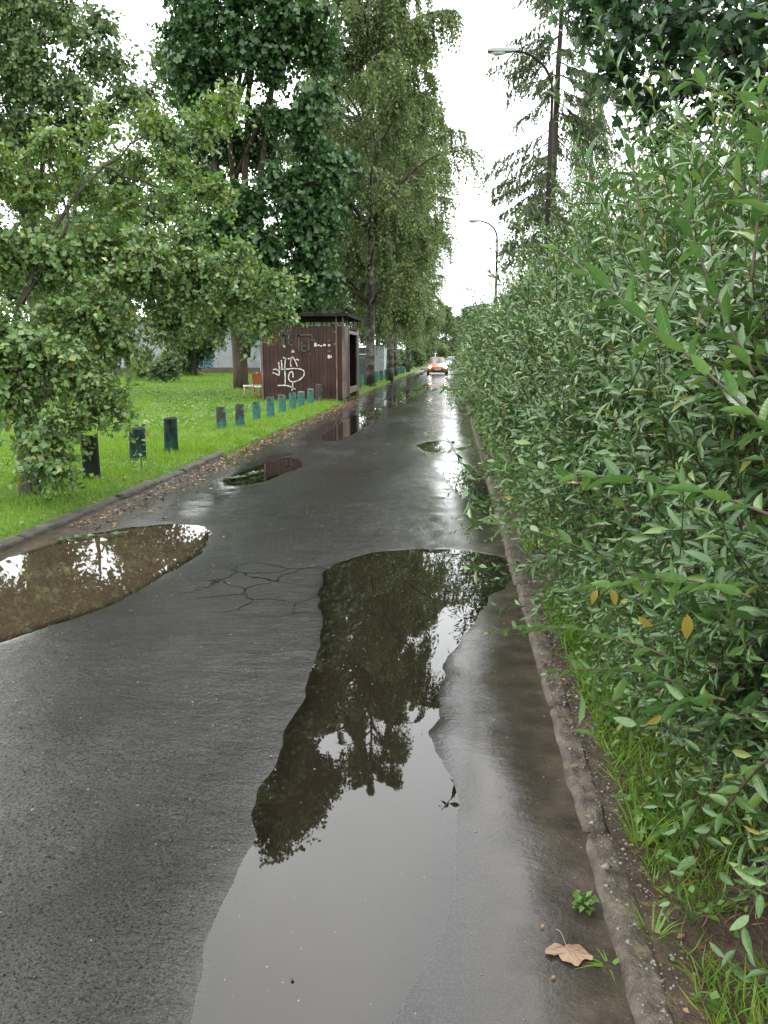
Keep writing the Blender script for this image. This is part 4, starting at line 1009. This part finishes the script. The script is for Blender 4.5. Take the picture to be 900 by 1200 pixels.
# ------------------------------------------------------------------ brown metal shed
shed = empty("shed", (-5.2, 30.3, .05), label="rusty brown corrugated metal bin shed with white graffiti and open doorway", cat="shed")
M["rust"] = rough_mat("brown painted metal", [(.3, (.017, .007, .005)), (.5, (.033, .0135, .010)), (.68, (.050, .023, .016)), (.8, (.095, .048, .026))], 3, .6, .25, .3, .01, (1, 1, .5), rrange=(.4, .6))
M["rust_edge"] = rough_mat("worn steel angle", [(.35, (.050, .030, .022)), (.6, (.13, .095, .07)), (.8, (.22, .18, .14))], 5, .55, .4, .4, .01, (1, 1, .3))
M["roof"] = rough_mat("dark roof felt", [(.3, (.010, .009, .009)), (.7, (.022, .019, .018))], 3, .9, .08, .3, .01)
M["inside"] = rough_mat("dark shed interior", [(.3, (.010, .008, .007)), (.7, (.022, .017, .014))], 3, .8, .2, 0)
M["white_paint"] = rough_mat("spray paint", [(.3, (.20, .18, .17)), (.5, (.46, .43, .41))], 9, .6, .3, 0)
M["faint_paint"] = rough_mat("faded green spray paint", [(.3, (.035, .038, .028)), (.7, (.055, .058, .042))], 10, .6, .3, 0)
x0, x1, y0, y1, zt = -1.42, 1.47, -2.35, 2.2, 2.55
npan = 10; pw = (x1 - x0) / npan
for i in range(npan):                       # front wall in ribbed sheets
    a = x0 + i * pw
    bm = bmesh.new()
    prof = [(0, 0), (.055, 0), (.075, -.017), (pw * .5 - .03, -.017), (pw * .5 - .012, 0), (pw * .5 + .03, 0), (pw * .5 + .05, -.017), (pw - .03, -.017), (pw - .008, 0)]
    lo = [bm.verts.new((a + u, y0 + v, .06)) for u, v in prof]; hi = [bm.verts.new((a + u, y0 + v, zt + (.004 if i % 2 else 0))) for u, v in prof]
    lb = [bm.verts.new((a + u, y0 + v + .02, .06)) for u, v in prof]; hb = [bm.verts.new((a + u, y0 + v + .02, zt)) for u, v in prof]
    for j in range(len(prof) - 1):
        bm.faces.new((lo[j], lo[j + 1], hi[j + 1], hi[j])); bm.faces.new((lb[j + 1], lb[j], hb[j], hb[j + 1])); bm.faces.new((hi[j], hi[j + 1], hb[j + 1], hb[j])); bm.faces.new((lo[j + 1], lo[j], lb[j], lb[j + 1]))
    link("wall_panel", bm_mesh("wall_panel", bm, M["rust"]), shed)
boxm("wall_panel", shed, M["rust"], x0 - .03, x0, y0 - .02, y1, .06, zt)
boxm("wall_panel", shed, M["rust"], x0, x1, y1, y1 + .03, .06, zt)
for u0, u1 in ((y0 + .03, y0 + .62), (y0 + .64, y0 + 1.25)):     # lane side, near part
    boxm("wall_panel", shed, M["rust"], x1 - .02, x1 + .005, u0, u1, .10, zt - .02, .004)
dy0, dy1 = y0 + 1.32, y1 - .75
for u0, u1 in ((dy1 + .07, y1 + .03),):
    boxm("wall_panel", shed, M["rust"], x1 - .02, x1 + .005, u0, u1, .10, zt - .02, .004)
for yy in (y0 + 1.28, dy1 + .03):
    boxm("door_post", shed, M["rust_edge"], x1 - .04, x1 + .03, yy - .035, yy + .035, .0, zt + .02, .006)
boxm("door_lintel", shed, M["rust_edge"], x1 - .03, x1 + .025, y0 + 1.315, dy1 - .005, zt - .22, zt - .10, .006)
boxm("door_sill", shed, M["rust_edge"], x1 - .05, x1 + .02, y0 + 1.315, dy1 - .005, .20, .42, .006)
boxm("floor_plate", shed, M["inside"], x0 + .02, x1 - .06, y0 + .03, y1 - .01, .03, .055)
boxm("light_block_panel", shed, M["inside"], x0 + .02, x1 - .045, y0 + .03, y1 - .01, zt - .045, zt - .02)  # added panel, keeps daylight from the roof gap out of the doorway
boxm("partition", shed, M["inside"], x1 - .95, x1 - .93, y0 + .03, y1 - .01, .056, zt - .05)
for xx, yy in ((x0 + .02, y0 - .01), (x1 - .25, y0 - .035), (x1 - .02, y0 - .035), (x0 + .02, y1), (x1 - .04, y1 - .02), (x1 - .03, y0 + 1.0), (x1 - .03, y0 + 3.1)):
    boxm("roof_post", shed, M["rust_edge"], xx - .03, xx + .03, yy - .03, yy + .03, zt + .03 if yy > y0 + .5 and yy < y1 - .1 else -.06, zt + .335, .004)
boxm("corner_post", shed, M["rust_edge"], x1 + .02, x1 + .075, y0 - .06, y0 + .01, -.05, zt + .01, .006)
# roof: thin felt deck on a frame
boxm("roof", shed, M["roof"], x0 - .25, x1 + .18, y0 - .40, y1 + .30, zt + .34, zt + .40, .01)
boxm("roof_edge", shed, M["roof"], x0 - .25, x1 + .18, y0 - .425, y0 - .403, zt + .31, zt + .412, .004)
boxm("roof_edge", shed, M["roof"], x1 + .183, x1 + .205, y0 - .42, y1 + .30, zt + .31, zt + .412, .004)
boxm("roof_beam", shed, M["roof"], x0 - .2, x1 + .15, y0 + .1, y0 + .16, zt + .2, zt + .335)
# scrawl on the front wall; strokes measured on the photograph
def wall_xz(px, py):
    P = at(300 + px * 130 / 900, 370 + py * 110 / 762, 30.3 + y0 - .035); return P[0] + 5.2, P[2] - .05
def stroke(name, lists, wd, mt, sag=0.0):
    Vs, F4, off = [], [], 0
    for pts in lists:
        q = np.array([wall_xz(*p_) for p_ in pts]); t_ = np.linspace(0, 1, len(q)); s = np.linspace(0, 1, max(6, len(q) * 5))
        c = np.stack([np.interp(s, t_, q[:, i]) for i in (0, 1)], -1)
        for _ in range(3): c[1:-1] = (c[:-2] + 2 * c[1:-1] + c[2:]) / 4
        tg = nrm(np.gradient(c, axis=0)); nn = np.column_stack([-tg[:, 1], tg[:, 0]])
        ww = wd * (.5 + .12 * np.sin(np.arange(len(s)) * 1.3))[:, None]
        L_, R_ = c + nn * ww, c - nn * ww
        for k_, yv in ((0, y0 - .036), (1, y0 - .030)):
            for e in (L_, R_): Vs.append(np.column_stack([e[:, 0], np.full(len(e), yv), e[:, 1]]))
        m_ = len(s); i = np.arange(m_ - 1)
        for a, b_ in ((0, 1), (3, 2), (2, 0), (1, 3)):
            F4.append(np.stack([off + a * m_ + i, off + a * m_ + i + 1, off + b_ * m_ + i + 1, off + b_ * m_ + i], -1))
        off += 4 * m_
    return link(name, np_mesh(name, np.concatenate(Vs), F4, mt, smooth=False), shed)
g = stroke("graffiti", [[(138, 440), (160, 432), (185, 448)], [(135, 462), (160, 472), (190, 487)], [(183, 375), (190, 430), (188, 487)], [(205, 360), (210, 400), (208, 432)], [(218, 340), (240, 345)], [(240, 340), (232, 420), (238, 500), (236, 562)],
                    [(200, 435), (250, 435), (300, 428), (360, 432), (392, 448), (390, 490), (350, 525), (300, 540), (270, 530), (262, 500), (272, 465), (290, 450), (302, 470), (300, 500)],
                    [(297, 545), (298, 590), (290, 610)], [(285, 415), (278, 380), (290, 335), (305, 340), (322, 375), (335, 412)], [(258, 350), (290, 345), (310, 345)], [(325, 352), (348, 362)], [(290, 300), (300, 278), (308, 300)],
                    [(175, 568), (230, 565), (270, 572), (320, 598)]], .042, M["white_paint"])
g["label"] = "white spray scrawl"
g = stroke("graffiti", [[(225, 150), (222, 250)], [(215, 160), (260, 150)], [(265, 170), (265, 240), (300, 240)], [(268, 200), (295, 198)], [(345, 150), (348, 290)], [(330, 160), (455, 155), (455, 180)], [(375, 210), (372, 290), (405, 288)], [(375, 250), (405, 245)],
                    [(430, 195), (428, 300)], [(430, 198), (470, 200), (490, 240)], [(420, 290), (440, 320)]], .07, M["faint_paint"])
g["label"] = "faded green lettering, mostly scrubbed off"
for u0, v0, u1, v1 in ((472, 222, 492, 250), (498, 234, 516, 246), (520, 240, 538, 250), (545, 230, 566, 246), (584, 232, 602, 248), (582, 318, 600, 346), (604, 322, 614, 342), (580, 195, 604, 204), (630, 222, 655, 236), (578, 280, 606, 296), (632, 122, 656, 138)):
    (ax, az), (bx, bz) = wall_xz(u0, v1), wall_xz(u1, v0)
    boxm("sticker", shed, M["white_paint"] if v0 not in (195, 222, 280, 122) or u0 == 472 else M["rust_edge"], ax, bx, y0 - .037, y0 - .030, az, bz)

# ------------------------------------------------------------------ chairs by the shed
def chair(name, loc, rz, seatm, woodm, backm, label, solid_back):
    o = empty(name, loc, rz, label, "chair")
    bm = bmesh.new(); box(bm, -.22, .22, -.22, .22, .42, .48)
    link("seat", bm_mesh("seat", bm, seatm, bevel=.02), o)
    for sx in (-.19, .19):
        V, Fs = polytube([(sx, -.19, -.02), (sx, -.19, .42)], [.018, .023], 4, 0, 6); link("leg", np_mesh("leg", V, Fs, woodm), o)
        V, Fs = polytube([(sx, .27, -.02), (sx, .20, .25), (sx, .19, .5), (sx, .24, .72), (sx, .30, .95)], [.018, .023, .024, .02, .016], 10, 0, 6); link("leg", np_mesh("leg", V, Fs, woodm), o)
    if solid_back:
        bm = bmesh.new(); box(bm, -.2, .2, .20, .225, .55, .95)
        bmesh.ops.rotate(bm, verts=bm.verts, cent=(0, .2, .55), matrix=Matrix.Rotation(-.2, 3, 'X')); link("backrest", bm_mesh("backrest", bm, backm, bevel=.008), o)
    else:
        for z, yv in ((.90, .285), (.75, .25)):
            boxm("back_rail", o, backm, -.17, .17, yv - .012, yv + .012, z - .035, z + .035, .006)
        for sx in (-.09, 0, .09): boxm("back_slat", o, backm, sx - .018, sx + .018, .212, .232, .49, .71, .004)
    for yv in (-.19, .2): boxm("stretcher", o, woodm, -.17, .17, yv - .012, yv + .012, .18, .21)
    return o
M["cream"] = rough_mat("cream upholstery", [(.3, (.45, .42, .36)), (.7, (.62, .59, .53))], 8, .7, .3, .2)
M["pale_wood"] = rough_mat("pale varnished wood", [(.3, (.24, .14, .06)), (.7, (.36, .23, .11))], 6, .5, .4, .2, .01, (1, 1, .3))
M["red_wood"] = rough_mat("red brown veneer", [(.3, (.13, .035, .012)), (.7, (.22, .065, .022))], 6, .4, .5, .2, .01, (1, 1, .3))
chair("chair", (-7.50, 29.6, .05), R(-70), M["cream"], M["pale_wood"], M["cream"], "discarded chair with cream seat and pale wooden legs beside the tree trunk", False)
chair("chair", (-6.93, 29.1, .05), R(160), M["cream"], M["red_wood"], M["red_wood"], "discarded red brown chair at the left end of the shed", True)
M["blue"] = rough_mat("blue enamel", [(.3, (.05, .16, .32)), (.7, (.12, .28, .46))], 5, .5, .4, .1)
M["wall"] = rough_mat("grey render", [(.3, (.24, .25, .27)), (.7, (.36, .37, .39))], 1.2, .85, .2, .2)
bp = empty("blue_post", (at(308, 400, 33.5)[0], 33.5, .05), label="tall blue and white painted post behind the left end of the shed", cat="post")
boxm("post", bp, M["blue"], -.12, .12, -.05, .05, -.1, 2.5, .01); boxm("white_band", bp, M["white_paint"], -.125, .125, -.055, .055, .9, 1.5)

# ------------------------------------------------------------------ grey container and the far building
M["grey_metal"] = rough_mat("grey blue steel", [(.3, (.055, .070, .085)), (.7, (.085, .105, .125))], 2, .5, .4, .1)
M["light_metal"] = rough_mat("pale galvanised steel", [(.3, (.26, .28, .30)), (.7, (.36, .38, .40))], 3, .5, .4, .1)
ct = empty("metal_container", (-7.4, 64, .04), label="grey blue ribbed metal container on the lawn beyond the shed", cat="container")
for i in range(8): boxm("siding_plank", ct, M["grey_metal"], -2.3, 1.25, -.03 - .008 * (i % 2), 2.4, .08 + i * .27, .08 + i * .27 + .255, .006)
for i in range(4): boxm("end_panel", ct, M["light_metal"], 1.27 + i * .2, 1.27 + i * .2 + .185, -.06, 2.4, .05, 2.35, .006)
boxm("roof", ct, M["grey_metal"], -2.4, 2.15, -.12, 2.5, 2.36, 2.43)
bd = empty("building", (-24, 72, 0), label="low pale grey building with blue door half hidden by the trees at left", cat="building")
boxm("plinth", bd, rough_mat("brown plinth", [(.3, (.08, .06, .05)), (.7, (.13, .10, .08))], 2), -13.05, 13.05, -.05, 8.05, -.2, .55)
for i in range(13): boxm("wall_panel", bd, M["wall"], -13 + i * 2, -13 + i * 2 + 1.985, 0, 8, .555, 4.6, .01)
boxm("roof", bd, M["roof"], -13.3, 13.3, -.4, 8.4, 4.62, 4.9)
d_ = boxm("door", bd, M["blue"], 1.1, 2.4, -.08, -.01, .56, 2.9, .01); boxm("handle", d_, M["light_metal"], 1.2, 1.26, -.14, -.085, 1.5, 1.7)
for xx in (-9, -5):
    wf = boxm("window", bd, M["light_metal"], xx - .8, xx + .8, -.07, -.01, 1.8, 3.4, .01); boxm("pane", wf, M["grey_metal"], xx - .7, xx + .7, -.085, -.073, 1.9, 3.3)

# ------------------------------------------------------------------ street lamps
M["steel_dark"] = rough_mat("dark painted steel", [(.3, (.010, .008, .007)), (.7, (.022, .017, .015))], 4, .8, .15, .2, .01, (1, 1, .3))
M["steel_pale"] = rough_mat("galvanised steel", [(.3, (.20, .21, .22)), (.7, (.30, .31, .32))], 4, .5, .4, .1)
M["lens"] = rough_mat("lamp glass", [(.3, (.45, .45, .43)), (.7, (.55, .55, .52))], 10, .15, .5, 0)
def lamp(loc, label, polem, armm, H=9.95, reach=1.15, ar=.042):
    o = empty("street_lamp", loc, 0, label, "street lamp", "street lamps behind the hedge")
    V, Fs = polytube([(0, 0, -.1), (0, 0, 4), (0, 0, 8.05)], [.082, .078, .074], 6, 0, 12); link("pole", np_mesh("pole", V, Fs, polem), o)
    pts = [(0, 0, 8.0), (0, 0, 8.5)] + [(-(reach) * (1 - math.cos(a)), 0, 8.8 + (H - 8.85) * math.sin(a)) for a in np.linspace(0, 1.5, 9)]
    V, Fs = polytube(pts, [ar, ar * .92, ar * .82], 26, 0, 8); link("arm", np_mesh("arm", V, Fs, armm), o)
    bm = bmesh.new()
    sec = [(-reach + .16, .05, .045), (-reach - .08, .10, .075), (-reach - .45, .15, .085), (-reach - .68, .12, .05)]
    rows = []
    for x, hw, hh in sec:
        rows.append([bm.verts.new((x, y, H - .03 + z)) for y, z in ((-hw, -hh * .6), (hw, -hh * .6), (hw, hh * .3), (hw * .6, hh), (-hw * .6, hh), (-hw, hh * .3))])
    for a, b_ in zip(rows[:-1], rows[1:]):
        for i in range(6): bm.faces.new((a[i], a[(i + 1) % 6], b_[(i + 1) % 6], b_[i]))
    bm.faces.new(rows[0][::-1]); bm.faces.new(rows[-1])
    hd = link("lamp_head", bm_mesh("lamp_head", bm, M["steel_pale"]), o)
    bm = bmesh.new(); bmesh.ops.create_uvsphere(bm, u_segments=12, v_segments=6, radius=1)
    bmesh.ops.scale(bm, verts=bm.verts, vec=(.21, .11, .06)); bmesh.ops.translate(bm, verts=bm.verts, vec=(-reach - .38, 0, H - .09))
    link("lens", bm_mesh("lens", bm, M["lens"], smooth=True), hd)
    return o
lamp((2.68, 24.6, .05), "nearest street lamp, dark pole in front of the spruce trunk", M["steel_dark"], M["steel_dark"])
lamp((2.72, 53.5, .05), "second street lamp with pale curved arm, farther down the lane", M["steel_dark"], M["steel_dark"], ar=.06)
lamp((2.75, 112, .05), "farthest street lamp, a thin pole above the distant hedge", M["steel_dark"], M["steel_pale"])

# ------------------------------------------------------------------ cars
M["glass"] = rough_mat("windscreen glass", [(.3, (.05, .06, .065)), (.7, (.07, .08, .085))], 2, .05, 1.0, 0)
M["tyre"] = rough_mat("tyre rubber", [(.3, (.012, .012, .012)), (.7, (.025, .025, .025))], 20, .7, .3, 0)
M["rim"] = rough_mat("alloy", [(.3, (.3, .3, .3)), (.7, (.4, .4, .4))], 10, .35, .5, 0)
M["black_trim"] = rough_mat("black plastic", [(.3, (.01, .01, .01)), (.7, (.02, .02, .02))], 20, .5, .4, 0)
m, nt, b, out = mat("lit headlamp"); b.inputs["Base Color"].default_value = (.8, .8, .78, 1); b.inputs["Emission Color"].default_value = (1, .95, .85, 1); b.inputs["Emission Strength"].default_value = 22
M["headlamp"] = m
def paint(name, c):
    m, nt, b, out = mat(name)
    n = noise(nt, 3, 4); r = ramp(nt, n.outputs["Fac"], [(.3, tuple(.85 * v for v in c)), (.7, c)]); nt.links.new(r.outputs[0], b.inputs["Base Color"])
    b.inputs["Roughness"].default_value = .22; b.inputs["Coat Weight"].default_value = .8; b.inputs["Coat Roughness"].default_value = .05
    return m
def car(loc, rz, pm, label, plate=True):
    o = empty("car", loc, rz, label, "car", "cars coming down the lane")
    # body cross-sections from nose (-y) to tail: y, half width at waist, sill z, waist z, crown z
    sec = [(-2.02, .62, .36, .58, .62), (-1.95, .78, .24, .66, .72), (-1.6, .85, .20, .78, .86), (-1.0, .87, .20, .88, .97), (-.75, .87, .20, .92, 1.0), (.9, .88, .20, .95, 1.02), (1.6, .87, .22, .96, 1.02), (1.95, .80, .28, .93, .98), (2.02, .70, .40, .8, .85)]
    bm = bmesh.new(); rows = []
    for y, wd, zs1, zw, zc in sec:
        rows.append([bm.verts.new(p_) for p_ in ((-wd * .9, y, zs1), (wd * .9, y, zs1), (wd, y, (zs1 + zw) / 2), (wd * .95, y, zw), (wd * .7, y, zc), (-wd * .7, y, zc), (-wd * .95, y, zw), (-wd, y, (zs1 + zw) / 2))])
    for a, b_ in zip(rows[:-1], rows[1:]):
        for i in range(8): bm.faces.new((a[i], a[(i + 1) % 8], b_[(i + 1) % 8], b_[i]))
    bm.faces.new(rows[0][::-1]); bm.faces.new(rows[-1])
    link("body", bm_mesh("body", bm, pm, smooth=True), o)
    def slab(name, quad_lo, quad_hi, mt, parent=o):
        bm = bmesh.new(); v = [bm.verts.new(p_) for p_ in quad_lo + quad_hi]
        for f in ((0, 1, 2, 3), (4, 7, 6, 5), (0, 4, 5, 1), (1, 5, 6, 2), (2, 6, 7, 3), (3, 7, 4, 0)): bm.faces.new([v[i] for i in f])
        return link(name, bm_mesh(name, bm, mt), parent)
    slab("roof", [(-.56, -.12, 1.44), (.56, -.12, 1.44), (.56, 1.25, 1.44), (-.56, 1.25, 1.44)], [(-.50, -.08, 1.50), (.50, -.08, 1.50), (.50, 1.2, 1.50), (-.50, 1.2, 1.50)], pm)
    slab("windscreen", [(-.76, -.98, .96), (.76, -.98, .96), (.57, -.11, 1.44), (-.57, -.11, 1.44)], [(-.74, -.9, .94), (.74, -.9, .94), (.55, -.06, 1.42), (-.55, -.06, 1.42)], M["glass"])
    slab("rear_window", [(-.74, 1.75, 1.0), (.74, 1.75, 1.0), (.56, 1.26, 1.44), (-.56, 1.26, 1.44)], [(-.7, 1.68, 1.0), (.7, 1.68, 1.0), (.54, 1.2, 1.42), (-.54, 1.2, 1.42)], M["glass"])
    for s in (-1, 1):
        slab("side_window", [(s * .80, -.88, .97), (s * .80, 1.66, .99), (s * .575, 1.2, 1.43), (s * .575, -.08, 1.43)], [(s * .76, -.84, .97), (s * .76, 1.6, .99), (s * .54, 1.15, 1.42), (s * .54, -.04, 1.42)], M["glass"])
        bm = bmesh.new(); bmesh.ops.create_uvsphere(bm, u_segments=10, v_segments=6, radius=1)
        bmesh.ops.scale(bm, verts=bm.verts, vec=(.19, .10, .085)); bmesh.ops.rotate(bm, verts=bm.verts, cent=(0, 0, 0), matrix=Matrix.Rotation(-s * .35, 3, 'Z')); bmesh.ops.translate(bm, verts=bm.verts, vec=(s * .60, -1.90, .66))
        link("headlight", bm_mesh("headlight", bm, M["headlamp"], smooth=True), o)
        slab("mirror", [(s * .88, -.72, .95), (s * 1.04, -.72, .96), (s * 1.04, -.72, 1.07), (s * .88, -.72, 1.07)], [(s * .86, -.64, .95), (s * 1.0, -.64, .96), (s * 1.0, -.64, 1.06), (s * .86, -.64, 1.06)], pm)
        for y in (-1.28, 1.25):
            bm = bmesh.new(); bmesh.ops.create_cone(bm, cap_ends=True, segments=20, radius1=.31, radius2=.31, depth=.2); bmesh.ops.rotate(bm, verts=bm.verts, cent=(0, 0, 0), matrix=Matrix.Rotation(R(90), 3, 'Y')); bmesh.ops.translate(bm, verts=bm.verts, vec=(s * .79, y, .31))
            wh = link("wheel", bm_mesh("wheel", bm, M["tyre"], bevel=.02), o)
            bm = bmesh.new(); bmesh.ops.create_cone(bm, cap_ends=True, segments=16, radius1=.2, radius2=.17, depth=.03); bmesh.ops.rotate(bm, verts=bm.verts, cent=(0, 0, 0), matrix=Matrix.Rotation(R(90) * s, 3, 'Y')); bmesh.ops.translate(bm, verts=bm.verts, vec=(s * .905, y, .31)); link("rim", bm_mesh("rim", bm, M["rim"]), wh)
    boxm("grille", o, M["black_trim"], -.45, .45, -2.05, -1.9, .40, .50, .01)
    boxm("bumper", o, M["black_trim"], -.6, .6, -2.06, -1.9, .26, .36, .01)
    boxm("number_plate", o, M["lens"], -.26, .26, -2.075, -2.055, .42, .53)
    return o
car((-1.28, 71, .0), R(2), paint("orange paint", (.42, .15, .05)), "orange car facing the camera in the middle of the lane")
car((.15, 104, .0), R(0), paint("white paint", (.65, .66, .66)), "white car far behind the orange car, close to the hedge")
car((-.1, 126, .0), R(0), paint("silver paint", (.35, .38, .40)), "silver car farthest away at the end of the lane")

# ------------------------------------------------------------------ small things on the road
m, nt, b, out = mat("dry maple leaf")
n = noise(nt, 9, 4); r = ramp(nt, n.outputs["Fac"], [(.3, (.16, .10, .058)), (.7, (.27, .18, .11))]); nt.links.new(r.outputs[0], b.inputs["Base Color"]); b.inputs["Roughness"].default_value = .5
M["dry"] = m
lf_ = empty("fallen_leaf", (.335, 1.955, .012), R(0), label="tan fallen maple leaf lying on the wet asphalt beside the right kerb", cat="leaf")
out_ = [(0, 0), (-.035, .012), (-.065, -.006), (-.083, -.03), (-.078, -.048), (-.055, -.058), (-.036, -.040), (-.03, -.070), (.0, -.088), (.028, -.102), (.045, -.086), (.050, -.066), (.075, -.068), (.095, -.06), (.088, -.035), (.066, -.018), (.070, -.006), (.045, .01), (.02, .012)]
out_ = [tuple(q) for q in smooth_poly(out_, 1)]
bm = bmesh.new()
c = bm.verts.new((.004, -.04, .012)); vs = [bm.verts.new((x, y, .004 + .008 * math.sin(i * .9) ** 2)) for i, (x, y) in enumerate(out_)]
mid = [bm.verts.new(((x + .004) / 2, (y - .04) / 2, .011 + .003 * math.sin(i * 2.2))) for i, (x, y) in enumerate(out_)]
for i in range(len(vs)):
    j = (i + 1) % len(vs); bm.faces.new((mid[i], mid[j], c)); bm.faces.new((vs[i], vs[j], mid[j], mid[i]))
bl = link("blade", bm_mesh("blade", bm, M["dry"], smooth=True), lf_)
lf_.scale = (.72, .72, .72)
V, Fs = polytube([(0, 0, .008), (-.004, .02, .02), (-.014, .05, .03), (-.03, .065, .026)], [.0024, .0018, .0016, .002], 10, 0, 5); link("stalk", np_mesh("stalk", V, Fs, M["dry"]), lf_)
for e in ((-.07, -.035), (.02, -.095), (.085, -.05), (.045, -.08), (.06, -.005)):
    V, Fs = polytube([(0, 0, .008), (e[0] * .5, e[1] * .5, .014), (e[0] * .9, e[1] * .9, .009)], [.0012, .0009, .0005], 8, 0, 4); link("vein", np_mesh("vein", V, Fs, M["litter"]), lf_)

def weed(loc, n, L, h, label, seed, wf=.6, name="weed", leafm=None, spread=.6, T=LEAF4):
    rg = np.random.default_rng(seed)
    o = empty(name, loc, 0, label, "weed")
    a = rg.uniform(0, 6.28, n); u = rg.uniform(.2, 1, n)
    B = np.column_stack([np.cos(a) * h * spread * u, np.sin(a) * h * spread * u, h * rg.uniform(.35, 1, n)])
    P = curves(np.zeros((n, 3)), B, np.column_stack([np.zeros((n, 2)), np.full(n, h * .12)]), 5)
    V, Fs = tubes(P, np.full((n, 5), L * .035), 3, cap=False)
    link("stem", np_mesh("stem", V, Fs, leafm or M["weed"]), o, kind="stuff")
    D = np.column_stack([np.cos(a), np.sin(a), rg.normal(.1, .3, n)]); N = np.column_stack([rg.normal(0, .35, (n, 2)), np.ones(n)])
    for i in range(min(n, 40)):
        v, f = scatter(T, B[i:i + 1], D[i:i + 1], N[i:i + 1], L * rg.uniform(.7, 1.2), L * wf)
        link("leaf", np_mesh("leaf", v, f, leafm or M["weed"]), o)
    return o
weed((.41, 2.12, .006), 30, .026, .045, "bright green weed tuft growing at the kerb foot behind the fallen leaf", 201, .7)
tf = empty("grass_tuft", (.44, 1.90, .006), 0, "small tuft of grass blades lying beside the fallen leaf", "weed")
for i in range(11):
    a = random.uniform(0, 6.28); l = random.uniform(.05, .11)
    v, f = scatter(BLADE, np.zeros((1, 3)), np.array([[math.cos(a), math.sin(a), .45]]), np.array([[-math.cos(a) * .4, -math.sin(a) * .4, 1.]]) * -1, l, .006)
    link("blade", np_mesh("blade", v, f, M["grass"]), tf)
for i, (px, py, n_, L, h, lab) in enumerate([(735, 860, 16, .05, .12, "broad leaved weed on the soil left of the lowest hedge branch"), (790, 1010, 18, .04, .14, "leafy weed beside the kerb below the hedge"), (700, 800, 14, .045, .10, "weed with pale leaves close to the right kerb"),
                                             (640, 650, 16, .05, .14, "weed in the grass strip by the hedge foot"), (760, 930, 14, .04, .10, "weed between kerb and hedge on bare soil"), (810, 1080, 12, .035, .10, "low weed among the dead grass at the right")]):
    p = gnd(px, py, .07); weed((p[0], p[1], .06), n_, L, h, lab, 210 + i, .62)
def tuft(px, py, n, L, label, seed):
    rg = np.random.default_rng(seed); p = gnd(px, py, .07)
    o = empty("grass_tuft", (p[0], p[1], .055), 0, label, "grass tuft", "grass tufts on the right verge")
    for i in range(n):
        a = rg.uniform(0, 6.28); q = np.array([[math.cos(a) * .02, math.sin(a) * .02, 0]])
        v, f = scatter(BLADE, q, np.array([[math.cos(a) * .6, math.sin(a) * .6, 1.]]), np.array([[math.cos(a), math.sin(a), -.5]]), L * rg.uniform(.5, 1.1), .006)
        link("blade", np_mesh("blade", v, f, M["grass"]), o)
for i, (px, py, n_, L, lab) in enumerate([(750, 985, 26, .17, "long bladed grass tuft on the verge edge beside the kerb"), (800, 985, 22, .15, "grass tuft just right of the long bladed one"), (725, 845, 20, .13, "grass tuft behind the broad leaved weed"), (765, 1090, 16, .10, "short grass tuft nearest the bottom of the verge"), (845, 1060, 18, .12, "grass tuft under the lowest right branch")]):
    tuft(px, py, n_, L, lab, 230 + i)
p = gnd(165, 556, .07)
sp = empty("sapling", (p[0], p[1], .06), 0, "small leafy sapling in front of the second dark bollard", "sapling")
V, Fs = polytube([(0, 0, -.02), (.02, 0, .25), (0, .01, .52)], [.006, .005, .002], 8, .004, 5); link("stem", np_mesh("stem", V, Fs, M["stem"]), sp)
for i in range(15):
    a = i * 2.4; z = .05 + .48 * i / 15
    v, f = scatter(LEAF4, np.array([[.03 * math.cos(a), .03 * math.sin(a), z]]), np.array([[math.cos(a), math.sin(a), rng.normal(-.1, .4)]]), np.array([[rng.normal(0, .5), rng.normal(-.4, .5), 1.]]), .085, .062); link("leaf", np_mesh("leaf", v, f, M["weed"]), sp)
def fallen(px, py, n, ln, label, seed):
    rg = np.random.default_rng(seed); p = gnd(px, py, 0)
    o = empty("fallen_twig", (p[0], p[1], .012), rg.uniform(0, 6.28), label, "twig")
    V, Fs = polytube([(-ln / 2, 0, .01), (0, .03, .02), (ln / 2, -.02, .008)], [.006, .005, .002], 10, .006, 5); link("stem", np_mesh("stem", V, Fs, M["stem"]), o)
    for i in range(n):
        u = rg.uniform(-.5, .5); a = rg.uniform(0, 6.28)
        v, f = scatter(LEAF4, np.array([[u * ln, 0, .015]]), np.array([[math.cos(a), math.sin(a), .2]]), np.array([[rg.normal(0, .4), rg.normal(0, .4), 1.]]), .07 * rg.uniform(.7, 1.2), .05); link("leaf", np_mesh("leaf", v, f, M["maple"]), o)
fallen(272, 563, 26, .5, "fallen green twig at the edge of the left gutter puddle", 240)
fallen(300, 556, 18, .4, "second fallen twig lying in the left gutter puddle", 241)
fallen(110, 632, 18, .6, "fallen leafy twig along the foot of the left kerb", 242)
